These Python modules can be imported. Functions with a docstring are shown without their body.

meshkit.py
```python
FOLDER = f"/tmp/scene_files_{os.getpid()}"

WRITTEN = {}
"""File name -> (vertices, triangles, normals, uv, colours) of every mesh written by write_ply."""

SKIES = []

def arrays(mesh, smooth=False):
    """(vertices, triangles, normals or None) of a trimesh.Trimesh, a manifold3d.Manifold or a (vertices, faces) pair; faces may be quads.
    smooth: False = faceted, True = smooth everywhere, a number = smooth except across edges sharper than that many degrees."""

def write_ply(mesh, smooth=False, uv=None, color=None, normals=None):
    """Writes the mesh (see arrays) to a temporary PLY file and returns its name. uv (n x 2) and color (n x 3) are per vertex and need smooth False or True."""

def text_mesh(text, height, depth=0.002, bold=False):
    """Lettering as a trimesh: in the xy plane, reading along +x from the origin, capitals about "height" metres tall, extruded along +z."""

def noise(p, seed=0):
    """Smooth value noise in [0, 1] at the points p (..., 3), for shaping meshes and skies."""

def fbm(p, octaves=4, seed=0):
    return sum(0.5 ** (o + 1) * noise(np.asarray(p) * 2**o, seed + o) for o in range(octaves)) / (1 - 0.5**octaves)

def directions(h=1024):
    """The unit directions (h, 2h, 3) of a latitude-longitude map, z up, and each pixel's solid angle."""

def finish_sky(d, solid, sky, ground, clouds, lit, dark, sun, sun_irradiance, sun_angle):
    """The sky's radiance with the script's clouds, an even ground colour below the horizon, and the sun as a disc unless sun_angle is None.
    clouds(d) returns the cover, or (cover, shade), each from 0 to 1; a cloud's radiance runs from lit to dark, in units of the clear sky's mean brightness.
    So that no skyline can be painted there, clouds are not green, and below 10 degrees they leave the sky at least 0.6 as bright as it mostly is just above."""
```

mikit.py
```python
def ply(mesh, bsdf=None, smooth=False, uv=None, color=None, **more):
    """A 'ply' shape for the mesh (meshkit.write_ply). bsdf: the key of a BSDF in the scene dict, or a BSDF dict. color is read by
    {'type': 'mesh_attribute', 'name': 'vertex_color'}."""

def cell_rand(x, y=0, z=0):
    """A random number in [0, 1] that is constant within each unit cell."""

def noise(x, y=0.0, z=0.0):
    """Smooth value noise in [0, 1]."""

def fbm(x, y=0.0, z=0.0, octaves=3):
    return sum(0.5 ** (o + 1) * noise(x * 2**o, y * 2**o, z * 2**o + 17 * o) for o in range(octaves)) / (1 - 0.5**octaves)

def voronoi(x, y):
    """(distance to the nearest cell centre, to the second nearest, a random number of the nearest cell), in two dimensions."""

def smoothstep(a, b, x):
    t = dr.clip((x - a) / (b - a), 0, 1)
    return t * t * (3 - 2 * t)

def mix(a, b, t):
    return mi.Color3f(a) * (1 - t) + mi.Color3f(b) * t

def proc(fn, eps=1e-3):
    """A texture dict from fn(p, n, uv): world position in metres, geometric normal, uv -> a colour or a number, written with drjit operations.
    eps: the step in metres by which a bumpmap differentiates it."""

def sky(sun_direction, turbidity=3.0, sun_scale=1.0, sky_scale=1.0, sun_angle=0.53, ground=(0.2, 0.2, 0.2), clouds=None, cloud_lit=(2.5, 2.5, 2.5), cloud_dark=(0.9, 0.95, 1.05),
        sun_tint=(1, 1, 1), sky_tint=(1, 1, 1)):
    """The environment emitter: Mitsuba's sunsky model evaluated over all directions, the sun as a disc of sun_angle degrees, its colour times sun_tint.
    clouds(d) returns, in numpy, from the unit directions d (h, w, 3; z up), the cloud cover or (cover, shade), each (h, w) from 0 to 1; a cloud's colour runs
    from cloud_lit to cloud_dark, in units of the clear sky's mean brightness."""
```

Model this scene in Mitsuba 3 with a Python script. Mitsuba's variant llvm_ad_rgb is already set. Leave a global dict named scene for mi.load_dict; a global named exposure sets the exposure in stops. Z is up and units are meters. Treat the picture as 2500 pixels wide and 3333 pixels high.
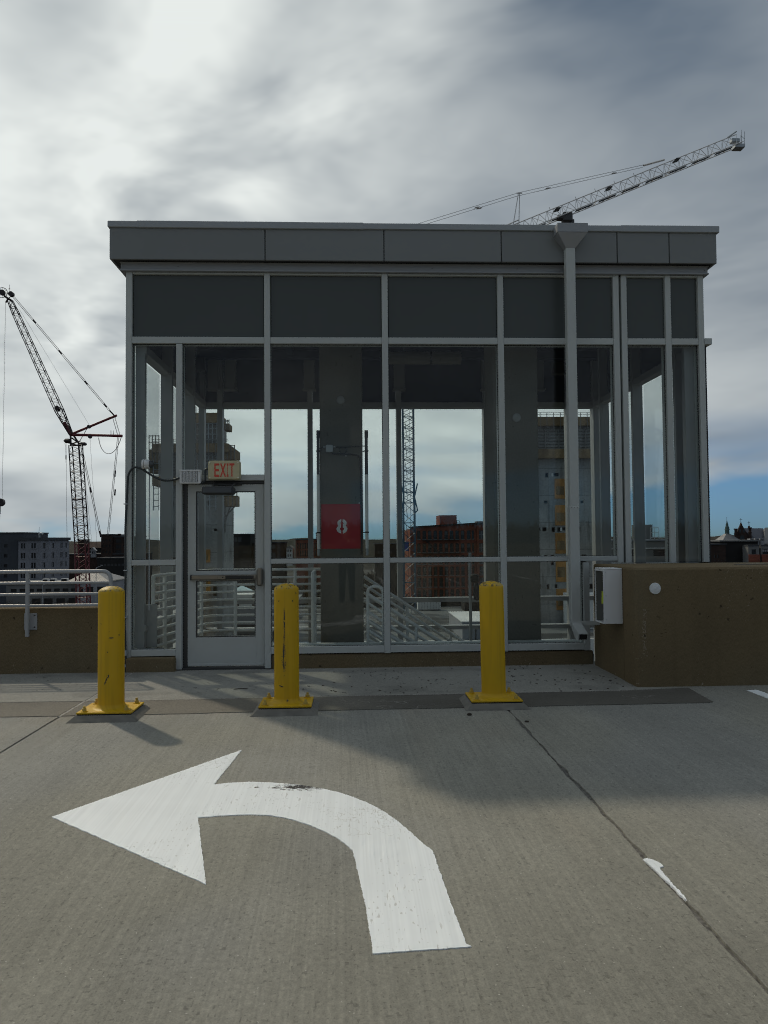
import math
import numpy as np
import trimesh
import drjit as dr
import mitsuba as mi
import shapely
from shapely.geometry import Polygon, box as sbox
from shapely import affinity
import manifold3d as m3
import mikit
import meshkit
from mikit import noise, fbm, smoothstep, mix, voronoi, cell_rand

T = mi.ScalarTransform4f
scene, labels = {}, {}
rng = np.random.default_rng(8)

# ---------------------------------------------------------------- camera, sky, exposure
EYE = np.array([0.0, 0.0, 1.5])
FWD = np.array([0.04219, 0.99847, 0.03584])
UP = np.array([0.00639, -0.03614, 0.99933])
scene['camera'] = {'type': 'perspective', 'fov': 53.13, 'fov_axis': 'x', 'near_clip': 0.02, 'far_clip': 6000.0,
                   'to_world': T().look_at(origin=EYE.tolist(), target=(EYE + FWD).tolist(), up=UP.tolist())}
exposure = 1.66
SUN_AZ, SUN_EL = math.radians(-37.0), math.radians(42.5)      # azimuth from +y towards +x
SUN = [math.sin(SUN_AZ) * math.cos(SUN_EL), math.cos(SUN_AZ) * math.cos(SUN_EL), math.sin(SUN_EL)]


def clouds(d):
    """Broken stratus sheet lit from behind by the sun at the upper left, clear strip low on the right."""
    x, y, z = d[..., 0], d[..., 1], np.maximum(d[..., 2], 1e-4)
    az = np.degrees(np.arctan2(x, y))
    el = np.degrees(np.arcsin(np.clip(z, 0, 1)))
    # the sheet lies at one height: noise in its own plane, drawn out along the wind
    zz = np.maximum(z, 0.06)
    px, py = x / zz, y / zz
    w = np.array([-0.42, 0.91])
    a, b = px * w[0] + py * w[1], px * w[1] - py * w[0]
    warp = meshkit.fbm(np.stack([px * 0.9, py * 0.9, 0 * px], -1), 3, 5) - 0.5
    n1 = meshkit.fbm(np.stack([a * 0.55 + warp * 0.8, b * 1.45 + warp * 1.8, 0 * a + 2.0], -1), 5, 11)
    n2 = meshkit.fbm(np.stack([a * 3.6 + warp * 3, b * 6.0 + warp * 4, 0 * a + 7.0], -1), 4, 23)
    n3 = meshkit.fbm(np.stack([px * 11 + warp * 6, py * 11 + warp * 6, 0 * a + 5.0], -1), 3, 91)
    # low banks seen edge on
    lo = meshkit.fbm(np.stack([az * 0.075, el * 0.36 + 0.5 * np.sin(az * 0.11), 0 * az + 3.0], -1), 5, 41)
    lo2 = meshkit.fbm(np.stack([az * 0.2, el * 0.75, 0 * az + 9.0], -1), 4, 57)
    t = np.clip((el - 7) / 9, 0, 1)
    t = t * t * (3 - 2 * t)
    det = (1 - t) * ((lo - 0.5) * 0.70 + (lo2 - 0.5) * 0.50) + t * ((n1 - 0.5) * 0.44 + (n2 - 0.5) * 0.26)
    ang = np.degrees(np.arccos(np.clip(d @ np.array(SUN), -1, 1)))

    def g(a0, e0, sa, se):
        return np.exp(-((az - a0) / sa) ** 2 - ((el - e0) / se) ** 2)
    br = 0.18 + 0.55 * np.exp(-(ang / 50.0) ** 2)
    br = br + 0.30 * g(-25, 23, 9, 7) + 0.20 * g(-11, 33, 5, 9) + 0.10 * g(1, 27, 10, 9)
    # bands of the sheet along the wind: two bright, one thin, then the darker edge to the right
    puff = (n2 - 0.5)
    bb = b + 0.22 * warp + 0.10 * puff
    br = br + t * (0.11 * np.exp(-((bb - 0.33) / 0.075) ** 2) + 0.13 * np.exp(-((bb - 0.70) / 0.07) ** 2) - 0.10 * np.exp(-((bb - 0.50) / 0.07) ** 2) - 0.08 * np.exp(-((bb - 0.08) / 0.10) ** 2))
    br = br + t * (0.55 * puff * (np.exp(-((bb - 0.38) / 0.12) ** 2) + np.exp(-((bb - 0.74) / 0.12) ** 2)))
    br = br + t * (n3 - 0.5) * 0.20 * np.clip((14 - az) / 20, 0.2, 1)
    br = br - 0.40 * g(19, 35, 12, 8) - 0.17 * g(8, 22, 9, 4.5) - 0.10 * g(27, 24, 12, 9) - 0.03 * g(-4, 24, 3, 8) - 0.05 * g(-20, 32, 5, 4) + 0.08 * g(-16, 17, 14, 8)
    br = br + 0.46 * g(2, 8.0, 22, 6) + 0.05 * g(-24, 6, 14, 3) + 0.12 * g(26, 10.5, 8, 4)
    br = br - 0.20 * g(27, 7.2, 9, 1.4) - 0.05 * g(27, 15, 10, 6)
    br = br + det * (0.75 + 0.25 * t) * np.clip(1.0 - (az - 4) / 45, 0.5, 1.0)
    shade = np.clip(1 - br, 0, 1)
    # clear strip under the sheet, rising to the right
    edge = np.clip(0.2 + 0.15 * (az - 1), 0.2, 4.6)
    brk = (lo - 0.5) * 5.0 + (lo2 - 0.5) * 3.0
    cover = np.clip((el - edge + brk * np.clip(1.3 - az / 30, 0.3, 1)) / 0.9 + 0.5, 0, 1)
    cover = np.clip(cover, 0.0, 1.0) * 0.97
    thin = np.clip((meshkit.fbm(np.stack([az * 0.05, el * 0.5, 0 * az + 1.0], -1), 4, 77) - 0.53) * 5, 0, 1) * np.clip((9 - el) / 4, 0, 1)
    cover = cover * (1 - 0.55 * thin)
    cover = np.maximum(cover, 0.72 * np.clip((17 - az) / 8, 0, 1) * np.clip((el - 0.3) / 3, 0, 1) * (0.7 + 0.6 * lo2))
    return cover, shade


scene['sky'] = mikit.sky(SUN, turbidity=3.0, sun_scale=0.43, sun_tint=(0.93, 1.0, 1.06), sky_scale=0.85, sun_angle=1.9, ground=(0.13, 0.13, 0.12), clouds=clouds,
                         cloud_lit=(5.6, 5.85, 5.65), cloud_dark=(0.70, 0.97, 1.33), sky_tint=(0.42, 0.61, 0.765))


# ---------------------------------------------------------------- materials
def rgb(*c):
    return {'type': 'rgb', 'value': list(c)}


def mat(name, color, rough=0.6, metal=0.0, spec=0.5, **kw):
    base = mikit.proc(color) if callable(color) else rgb(*color)
    if rough >= 0.7:
        spec = 0.15
    b = {'type': 'principled', 'base_color': base, 'roughness': rough, 'metallic': metal, 'specular': spec, **kw}
    scene['mat_' + name] = {'type': 'twosided', 'bsdf': b}
    return 'mat_' + name


def bumped(name, color, rough, height, eps=0.002, spec=0.3):
    b = {'type': 'principled', 'base_color': mikit.proc(color), 'roughness': rough, 'specular': spec}
    scene['mat_' + name] = {'type': 'twosided', 'bsdf': {'type': 'bumpmap', 'tex': mikit.proc(height, eps), 'scale': 1.0, 'bsdf': b}}
    return 'mat_' + name


def c_deck(p, n, uv):
    x, y = p.x, p.y
    slab = cell_rand(dr.floor((x + 2.52) / 3.88), 3)
    skew = dr.select(x < -2.52, 0.0, 0.02)
    wander = fbm(x * 3, y * 0.35, 2.0, 2) * 0.03
    broom = noise((x + wander + y * skew) * 150, y * 1.6)
    broom2 = noise((x + wander) * 52, y * 0.8, 4.0)
    big = fbm(x * 0.55, y * 0.4, 1.0, 4)
    mid = fbm(x * 2.6, y * 1.9, 5.0, 3)
    grit = noise(x * 260, y * 260, 8.0)
    pit = smoothstep(0.80, 0.9, noise(x * 95, y * 70, 3.0))
    glint = smoothstep(0.9985, 0.9992, cell_rand(dr.floor(x * 220), dr.floor(y * 220), 2))
    grit2 = fbm(x * 70, y * 62, 2.0, 2)
    k = (0.74 + 0.26 * big + 0.20 * (mid - 0.5)) * (0.92 + 0.16 * broom) * (0.965 + 0.07 * broom2) * (0.87 + 0.26 * grit) * (0.86 + 0.28 * grit2) * (1 - 0.25 * pit)
    k = k * (0.96 + 0.10 * slab)
    tone = smoothstep(0.35, 0.7, fbm(x * 0.8 + 9, y * 0.5, 6.0, 3))
    c = mix((0.222, 0.218, 0.188), (0.217, 0.217, 0.200), tone)
    rust = smoothstep(0.62, 0.78, fbm(x * 1.1, y * 0.25 + 30, 3.0, 3)) * 0.30
    c = mix(c, (0.235, 0.190, 0.140), rust)
    return c * k * 1.12 + mi.Color3f(0.16) * glint


def h_deck(p, n, uv):
    x, y = p.x, p.y
    return 0.0011 * noise(x * 150, y * 1.6) + 0.0016 * fbm(x * 26, y * 18, 1.0, 3) + 0.0007 * noise(x * 260, y * 260, 8.0)


bumped('deck', c_deck, 0.88, h_deck)


def c_landing(p, n, uv):
    x, y = p.x, p.y
    big = fbm(x * 0.9, y * 0.9, 1.0, 4)
    grit = noise(x * 170, y * 120, 2.0)
    grit2 = noise(x * 60, y * 45, 6.0)
    spot = smoothstep(0.88, 0.93, noise(x * 30, y * 26, 4.0)) * smoothstep(0.45, 0.7, fbm(x * 1.2, y * 1.5, 9.0, 2))
    damp = smoothstep(0.52, 0.68, fbm(x * 1.6 + 3, y * 2.6, 5.0, 4))
    k = (0.78 + 0.34 * big) * (0.80 + 0.25 * grit + 0.18 * grit2) * (1 - 0.20 * damp)
    return mi.Color3f(0.212, 0.210, 0.192) * k * (1 - 0.75 * spot)


def h_landing(p, n, uv):
    return 0.0022 * fbm(p.x * 40, p.y * 40, 1.0, 3)


bumped('landing', c_landing, 0.9, h_landing)


def c_strip(p, n, uv):
    x, y = p.x, p.y
    k = (0.75 + 0.4 * fbm(x * 1.3, y * 3, 1.0, 4)) * (0.82 + 0.3 * noise(x * 120 + y * 90, y * 40 - x * 20)) * (0.9 + 0.2 * noise(x * 200, y * 200, 4.0))
    scr = smoothstep(0.985, 0.997, 1 - dr.abs(fbm(x * 2.2, y * 4.5, 8.0, 3) - 0.5) * 1.6) * smoothstep(0.55, 0.7, noise(x * 1.5, y * 2, 6.0))
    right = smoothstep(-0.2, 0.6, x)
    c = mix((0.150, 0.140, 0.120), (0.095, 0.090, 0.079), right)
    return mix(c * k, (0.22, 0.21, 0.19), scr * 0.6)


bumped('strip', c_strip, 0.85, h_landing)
mat('sealant', lambda p, n, uv: mi.Color3f(0.115, 0.112, 0.105) * (0.55 + 0.9 * noise(p.x * 90, p.y * 60)), 0.8)
mat('pale_sealant', lambda p, n, uv: mi.Color3f(0.30, 0.29, 0.27) * (0.7 + 0.5 * noise(p.x * 70, p.y * 40)), 0.8)


def c_paint(p, n, uv):
    x, y = p.x, p.y
    broom = noise(x * 150, y * 1.6)
    big = fbm(x * 2.5, y * 2.5, 3.0, 4)
    crackn = dr.abs(fbm(x * 16, y * 10, 2.0, 3) - 0.5)
    crack = (1 - smoothstep(0.004, 0.014, crackn)) * smoothstep(0.58, 0.68, fbm(x * 2.1, y * 1.7, 9.0, 2))
    wear = smoothstep(0.84, 0.92, noise(x * 150, y * 40, 1.0)) * smoothstep(0.45, 0.62, fbm(x * 3.3, y * 2.6, 7.0, 2))
    k = (0.90 + 0.14 * big) * (0.95 + 0.09 * broom)
    c = mi.Color3f(0.735, 0.775, 0.795) * k
    c = mix(c, (0.42, 0.42, 0.40), 0.55 * crack)
    c = mix(c, (0.30, 0.29, 0.26), 0.45 * wear)
    # the black rubber scuff on the shaft and a small nick beside it
    dx, dy = (x + 0.325) / 0.13, (y - 4.735) / 0.05
    r = dx * dx + dy * dy
    ink = smoothstep(0.52, 0.64, noise(x * 60, y * 210, 3.0) * 0.75 + 0.55 * dr.exp(-r * 1.2) - 0.02 + 0.18 * (noise(x * 300, y * 300) - 0.5)) * dr.select(r < 2.2, 1.0, 0.0)
    nick = dr.select(dr.square((x + 0.585) / 0.016) + dr.square((y - 4.745) / 0.012) < 0.6 + 0.6 * noise(x * 150, y * 150), 1.0, 0.0)
    return mix(c, (0.025, 0.025, 0.028), dr.clip(ink + nick, 0, 1))


def h_paint(p, n, uv):
    x, y = p.x, p.y
    return 0.0011 * noise(x * 150, y * 1.6) + 0.0022 * fbm(x * 22, y * 16, 1.0, 3) + 0.0016 * smoothstep(0.5, 0.56, fbm(x * 8, y * 6, 5.0, 3))


bumped('paint', c_paint, 0.62, h_paint)


def c_parapet(p, n, uv):
    x, y, z = p.x, p.y, p.z
    h = x + y
    big = fbm(h * 0.8, z * 0.9, 1.0, 4)
    grit = noise(x * 170, y * 170, z * 170)
    grit2 = noise(x * 55, y * 55, z * 55)
    streak = smoothstep(0.55, 0.75, fbm(h * 9, z * 0.5, 3.0, 3))
    hole = smoothstep(0.965, 0.985, cell_rand(dr.floor(h * 28), dr.floor(z * 28), 4)) * smoothstep(0.35, 0.2, noise(h * 56, z * 56))
    pale = smoothstep(0.88, 0.96, noise(h * 130, z * 60, 9.0)) * smoothstep(0.6, 0.75, fbm(h * 2.2, z * 1.3, 8.0, 2))
    c = mix((0.162, 0.122, 0.068), (0.150, 0.123, 0.076), smoothstep(0.4, 0.65, big))
    c = c * (0.72 + 0.30 * big) * (0.66 + 0.48 * grit + 0.22 * grit2) * (1 - 0.06 * streak)
    c = mix(c, (0.34, 0.31, 0.26), pale * 0.6)
    # the crusted vertical trail by the corner of the right wall
    tx = x - 2.945 - 0.02 * (noise(z * 7, 3.0) - 0.5)
    trail = dr.select(dr.abs(tx) < 0.018, 1.0, 0.0) * dr.select((z > 0.30) & (z < 0.78) & (y < 7.66), 1.0, 0.0) * smoothstep(0.62, 0.72, noise(x * 150, z * 90, 6.0))
    c = mix(c, (0.33, 0.31, 0.27), trail * 0.4)
    return c * (1 - 0.7 * hole)


def h_parapet(p, n, uv):
    return 0.0022 * noise(p.x * 90, p.y * 90, p.z * 90) + 0.0012 * noise(p.x * 35, p.y * 35, p.z * 35)


bumped('parapet', c_parapet, 0.92, h_parapet)


def c_column(p, n, uv):
    h = p.x + p.y * 0.7
    k = (0.84 + 0.3 * fbm(h * 1.3, p.z * 1.1, 1.0, 4)) * (0.90 + 0.2 * noise(h * 120, p.z * 120))
    dot = smoothstep(0.93, 0.97, noise(h * 24, p.z * 24, 5.0))
    return mi.Color3f(0.155, 0.152, 0.135) * k * (1 - 0.3 * dot)


mat('column', c_column, 0.85)


def c_yellow(p, n, uv):
    x, y, z = p.x, p.y, p.z
    k = 0.90 + 0.22 * fbm(x * 5, y * 5 + 1.0, z * 1.2, 3) - 0.10 * smoothstep(0.55, 0.8, noise(x * 70 + y * 70, z * 2.0, 3.0))
    c = mix((0.52, 0.31, 0.004), (0.49, 0.31, 0.007), fbm(x * 9, y * 9, z * 4, 3)) * k
    # chips, and the long scrape down the middle post
    chip = smoothstep(0.90, 0.93, noise(x * 42, y * 42, z * 30)) * smoothstep(0.60, 0.70, fbm(x * 4.1, y * 3.7, z * 3.0, 2))
    sx = x + 0.60 - 0.012 * (z - 0.6) + 0.008 * (noise(z * 9, 1.0) - 0.5)
    scrape = dr.select(dr.abs(sx) < 0.0030 + 0.0045 * noise(z * 26, 2.0), 1.0, 0.0) * smoothstep(0.34, 0.40, z) * smoothstep(0.92, 0.86, z) * dr.select(y < 6.88, 1.0, 0.0)
    scrape = scrape * smoothstep(0.25, 0.45, noise(x * 260, z * 34, 5.0))
    scrape = dr.maximum(scrape, dr.select(dr.abs(sx - 0.003) < 0.022 * smoothstep(0.20, 0.0, dr.abs(z - 0.47)), 1.0, 0.0) * smoothstep(0.60, 0.70, noise(x * 190, z * 260, 2.0)) * dr.select(y < 6.88, 1.0, 0.0))
    spot = dr.select(dr.square((x + 2.055) / 0.022 + (z - 0.68) * 8) + dr.square((z - 0.68) / 0.007) < 0.7, 1.0, 0.0)
    spot = dr.maximum(spot, dr.select(dr.square((x + 2.088 - (z - 0.33) * 0.45) / 0.008) + dr.square((z - 0.33) / 0.045) < 0.4 + noise(x * 200, z * 120), 1.0, 0.0) * smoothstep(0.35, 0.5, noise(x * 120, z * 90, 3.0)))
    spot = dr.maximum(spot, dr.select(dr.square((x + 2.085) / 0.006) + dr.square((z - 0.56) / 0.006) < 0.8, 1.0, 0.0))
    spot = dr.maximum(spot, dr.select(dr.square((x + 0.625) / 0.022) + dr.square((z - 0.225 + (x + 0.625) * 0.3) / 0.006) < 0.9, 1.0, 0.0))
    spot = spot * dr.select(y < 6.88, 1.0, 0.0)
    rub = smoothstep(0.43, 0.62, noise(x * 60, y * 60, 3.0) * 0.6 + 0.4 * noise(x * 24, y * 24, 1.0)) * dr.select(z > 1.072, 1.0, 0.0)
    c = mix(c, (0.35, 0.27, 0.085), rub * 0.75)
    rub2 = smoothstep(0.70, 0.78, noise(x * 90, y * 60, 5.0)) * dr.select(z > 1.072, 1.0, 0.0)
    dark = dr.clip(chip + scrape + spot + rub2 * 0.8, 0, 1)
    return mix(c, (0.045, 0.04, 0.035), dark)


bumped('yellow', c_yellow, 0.52, lambda p, n, uv: 0.0009 * noise(p.x * 60 + p.y * 60, p.z * 6.0, 2.0) + 0.0005 * noise(p.x * 160, p.y * 160, p.z * 120), spec=0.35)


def c_alu(p, n, uv):
    k = 0.93 + 0.14 * fbm(p.x * 2.3 + p.y, p.z * 1.1, 3.0, 3) + 0.05 * (noise(p.x * 90, p.y * 90, p.z * 90) - 0.5)
    return mi.Color3f(0.395, 0.418, 0.412) * k


mat('alu', c_alu, 0.42, spec=0.5)


def c_panel(p, n, uv):
    k = 0.95 + 0.10 * fbm(p.x * 0.9, p.z * 2.0, 1.0, 3) + 0.05 * (noise(p.x * 120, p.y * 120, p.z * 120) - 0.5)
    pan = cell_rand(dr.floor((p.x + 0.99) / 1.39), 5)
    return mi.Color3f(0.166, 0.176, 0.178) * k * (0.97 + 0.06 * pan)


bumped('panel', c_panel, 0.36, lambda p, n, uv: 0.004 * fbm(p.x * 1.6, p.z * 2.4, p.y * 1.6, 2), 0.01, spec=0.5)
mat('coping', (0.28, 0.295, 0.305), 0.4, metal=0.35)
mat('trim', (0.26, 0.27, 0.285), 0.4, metal=0.2)
mat('spandrel', lambda p, n, uv: mi.Color3f(0.058, 0.067, 0.066) * (0.93 + 0.14 * fbm(p.x * 1.2, p.z * 1.2, 1.0, 3)), 0.28, spec=0.35)
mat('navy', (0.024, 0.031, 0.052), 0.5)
mat('dimmed_alu', (0.26, 0.27, 0.28), 0.45)  # darker copy of alu, interior shade put into the grey
mat('dark_metal', (0.035, 0.036, 0.038), 0.45)
mat('black', (0.012, 0.012, 0.013), 0.4)
mat('cable', (0.020, 0.026, 0.030), 0.35)
mat('white_metal', (0.62, 0.63, 0.64), 0.35)
mat('white_plastic', (0.60, 0.61, 0.62), 0.4)
mat('rail_grey', (0.29, 0.30, 0.315), 0.4)
mat('rail_white', (0.62, 0.64, 0.64), 0.35)
mat('bronze', (0.22, 0.20, 0.17), 0.32, metal=0.7)
mat('steel', (0.72, 0.72, 0.70), 0.25)
mat('galv', (0.34, 0.37, 0.39), 0.4, metal=0.4)
mat('cream', lambda p, n, uv: mi.Color3f(0.44, 0.40, 0.25) * (0.9 + 0.2 * fbm(p.x * 20, p.z * 20, 1.0, 3)), 0.45)
mat('red_letter', (0.52, 0.06, 0.035), 0.5)
mat('red_paint', lambda p, n, uv: mi.Color3f(0.38, 0.014, 0.024) * (0.9 + 0.2 * fbm(p.x * 4, p.z * 4, 1.0, 3)), 0.4)
mat('numeral', (0.70, 0.73, 0.75), 0.5)
mat('disc_dimmed', (0.26, 0.27, 0.27), 0.6)  # darker copy of frost, dimness behind the glass put into the colour
mat('lime', (0.62, 0.72, 0.04), 0.5)
mat('rust_bolt', (0.40, 0.29, 0.06), 0.5)
mat('mortar', lambda p, n, uv: mi.Color3f(0.165, 0.158, 0.142) * (0.7 + 0.6 * fbm(p.x * 18, p.y * 18, p.z * 18, 3)), 0.9)
mat('lens', (0.05, 0.055, 0.06), 0.2)
mat('frost', (0.55, 0.57, 0.58), 0.45)
scene['mat_glass'] = {'type': 'thindielectric', 'int_ior': 1.55, 'ext_ior': 1.0, 'specular_transmittance': rgb(0.87, 0.92, 0.91), 'specular_reflectance': rgb(0.37, 0.37, 0.37)}
scene['mat_clear'] = {'type': 'thindielectric', 'int_ior': 1.45, 'ext_ior': 1.0}


def c_core(p, n, uv):
    h = p.x + p.y
    pour = dr.abs(p.z / 3.6 - dr.floor(p.z / 3.6) - 0.5)
    panel = dr.abs(h / 1.2 - dr.floor(h / 1.2) - 0.5)
    line = dr.maximum(smoothstep(0.475, 0.495, pour), smoothstep(0.47, 0.495, panel) * 0.6)
    k = (0.62 + 0.62 * fbm(h * 0.5, p.z * 0.45, 1.0, 4)) * (1 - 0.35 * line) * (0.9 + 0.2 * noise(h * 6, p.z * 6))
    run = smoothstep(0.62, 0.8, fbm(h * 1.6, p.z * 0.2, 4.0, 3))
    return mi.Color3f(0.30, 0.30, 0.29) * k * (1 - 0.35 * run)


mat('core', c_core, 0.9)
mat('formwork', lambda p, n, uv: mi.Color3f(0.22, 0.155, 0.085) * (0.6 + 0.7 * noise((p.x + p.y) * 2.2, p.z * 0.6)) * (0.8 + 0.35 * noise((p.x + p.y) * 9, p.z * 9)), 0.85)
mat('plywood', lambda p, n, uv: mi.Color3f(0.42, 0.22, 0.075) * (0.7 + 0.5 * noise((p.x + p.y) * 1.3, p.z * 1.1)) * (0.85 + 0.3 * noise((p.x + p.y) * 14, p.z * 3)), 0.8)
mat('scaffold', (0.16, 0.15, 0.14), 0.6)


def brick_fn(a, b):
    def fn(p, n, uv):
        h = p.x + p.y
        k = (0.7 + 0.5 * fbm(h * 0.35, p.z * 0.5, 1.0, 3)) * (0.78 + 0.44 * noise(h * 4, p.z * 9))
        return mix(a, b, noise(h * 1.4, p.z * 2.2, 6.0)) * k
    return fn


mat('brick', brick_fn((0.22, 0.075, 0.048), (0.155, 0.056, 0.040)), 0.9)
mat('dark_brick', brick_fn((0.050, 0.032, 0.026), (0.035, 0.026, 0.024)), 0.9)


def plain_fn(c, s=0.4):
    def fn(p, n, uv):
        return mi.Color3f(*c) * (0.82 + 0.3 * fbm((p.x + p.y) * s, p.z * s, 1.0, 3) + 0.08 * (noise((p.x + p.y) * 6, p.z * 6) - 0.5))
    return fn


mat('lilac', plain_fn((0.20, 0.208, 0.235)), 0.8)
mat('slate_wall', plain_fn((0.060, 0.068, 0.080)), 0.8)
mat('roof_edge', (0.055, 0.060, 0.066), 0.7)
mat('pale_wall', plain_fn((0.26, 0.27, 0.29)), 0.8)
mat('white_wall', plain_fn((0.55, 0.56, 0.56)), 0.7)
mat('grey_wall', plain_fn((0.16, 0.165, 0.165)), 0.8)
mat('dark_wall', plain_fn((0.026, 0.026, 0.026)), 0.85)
mat('tar_roof', lambda p, n, uv: mix((0.030, 0.032, 0.034), (0.105, 0.112, 0.115), smoothstep(0.42, 0.56, fbm(p.x * 0.10, p.y * 0.35, 1.0, 4))), 0.7)
mat('pale_roof', lambda p, n, uv: mi.Color3f(0.20, 0.205, 0.20) * (0.55 + 0.8 * fbm(p.x * 0.13, p.y * 0.3, 1.0, 4)), 0.8)
mat('slate_roof', plain_fn((0.075, 0.080, 0.100), 1.0), 0.6)
mat('grey_slate', plain_fn((0.15, 0.155, 0.16), 1.0), 0.6)
mat('copper', plain_fn((0.060, 0.105, 0.105), 1.0), 0.7)
mat('pane', (0.018, 0.020, 0.023), 0.12, spec=0.6)
mat('far_pane', (0.05, 0.055, 0.06), 0.25, spec=0.5)
mat('crane_red', (0.11, 0.012, 0.018), 0.5)
mat('crane_black', (0.020, 0.012, 0.014), 0.5)
mat('crane_white', (0.58, 0.58, 0.58), 0.5)
mat('crane_blue', (0.030, 0.075, 0.115), 0.5)
mat('tarp', (0.020, 0.050, 0.22), 0.6)
mat('umbrella', (0.42, 0.56, 0.60), 0.6)
mat('bark', (0.050, 0.042, 0.034), 0.9)
mat('city_ground', lambda p, n, uv: mix((0.026, 0.023, 0.019), (0.055, 0.053, 0.050), smoothstep(0.4, 0.6, fbm(p.x * 0.02, p.y * 0.02, 1.0, 4))) * (0.7 + 0.6 * noise(p.x * 0.4, p.y * 0.4)), 0.95)
mat('hill', lambda p, n, uv: mix((0.017, 0.019, 0.016), (0.028, 0.025, 0.020), fbm(p.x * 0.02, p.z * 0.1, p.y * 0.02, 3)) * (0.7 + 0.6 * noise(p.x * 0.25, p.y * 0.25, p.z * 0.7)), 0.95)
mat('brush', lambda p, n, uv: mi.Color3f(0.042, 0.034, 0.025) * (0.5 + 1.0 * noise(p.x * 0.9, p.y * 0.9, p.z * 0.9)), 0.95)
mat('skin', (0.42, 0.27, 0.20), 0.5)
mat('trousers', (0.020, 0.022, 0.028), 0.9)
mat('jacket', (0.045, 0.047, 0.052), 0.8)
mat('hair', (0.030, 0.022, 0.016), 0.6)
mat('shoe', (0.035, 0.033, 0.032), 0.6)


# ---------------------------------------------------------------- helpers
used = set()


def numbered(key):
    if key not in used:
        used.add(key)
        return key
    i = 1
    while f'{key}_{i:03d}' in used:
        i += 1
    used.add(f'{key}_{i:03d}')
    return f'{key}_{i:03d}'


def thing(name, label, cat=None, group=None, kind=None):
    """A top-level key that parts hang from."""
    key = numbered(name)
    e = {'label': label}
    if cat:
        e['category'] = cat
    if group:
        e['group'] = group
    if kind:
        e['kind'] = kind
    labels[key] = e
    return key


def part(parent, name, mesh, m, smooth=False, kind=None, label=None, **more):
    key = numbered(parent + '__' + name)
    scene[key] = mikit.ply(mesh, 'mat_' + m, smooth=smooth, **more)
    e = {}
    if kind:
        e['kind'] = kind
    if label:
        e['label'] = label
    if e:
        labels[key] = e
    return key


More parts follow.
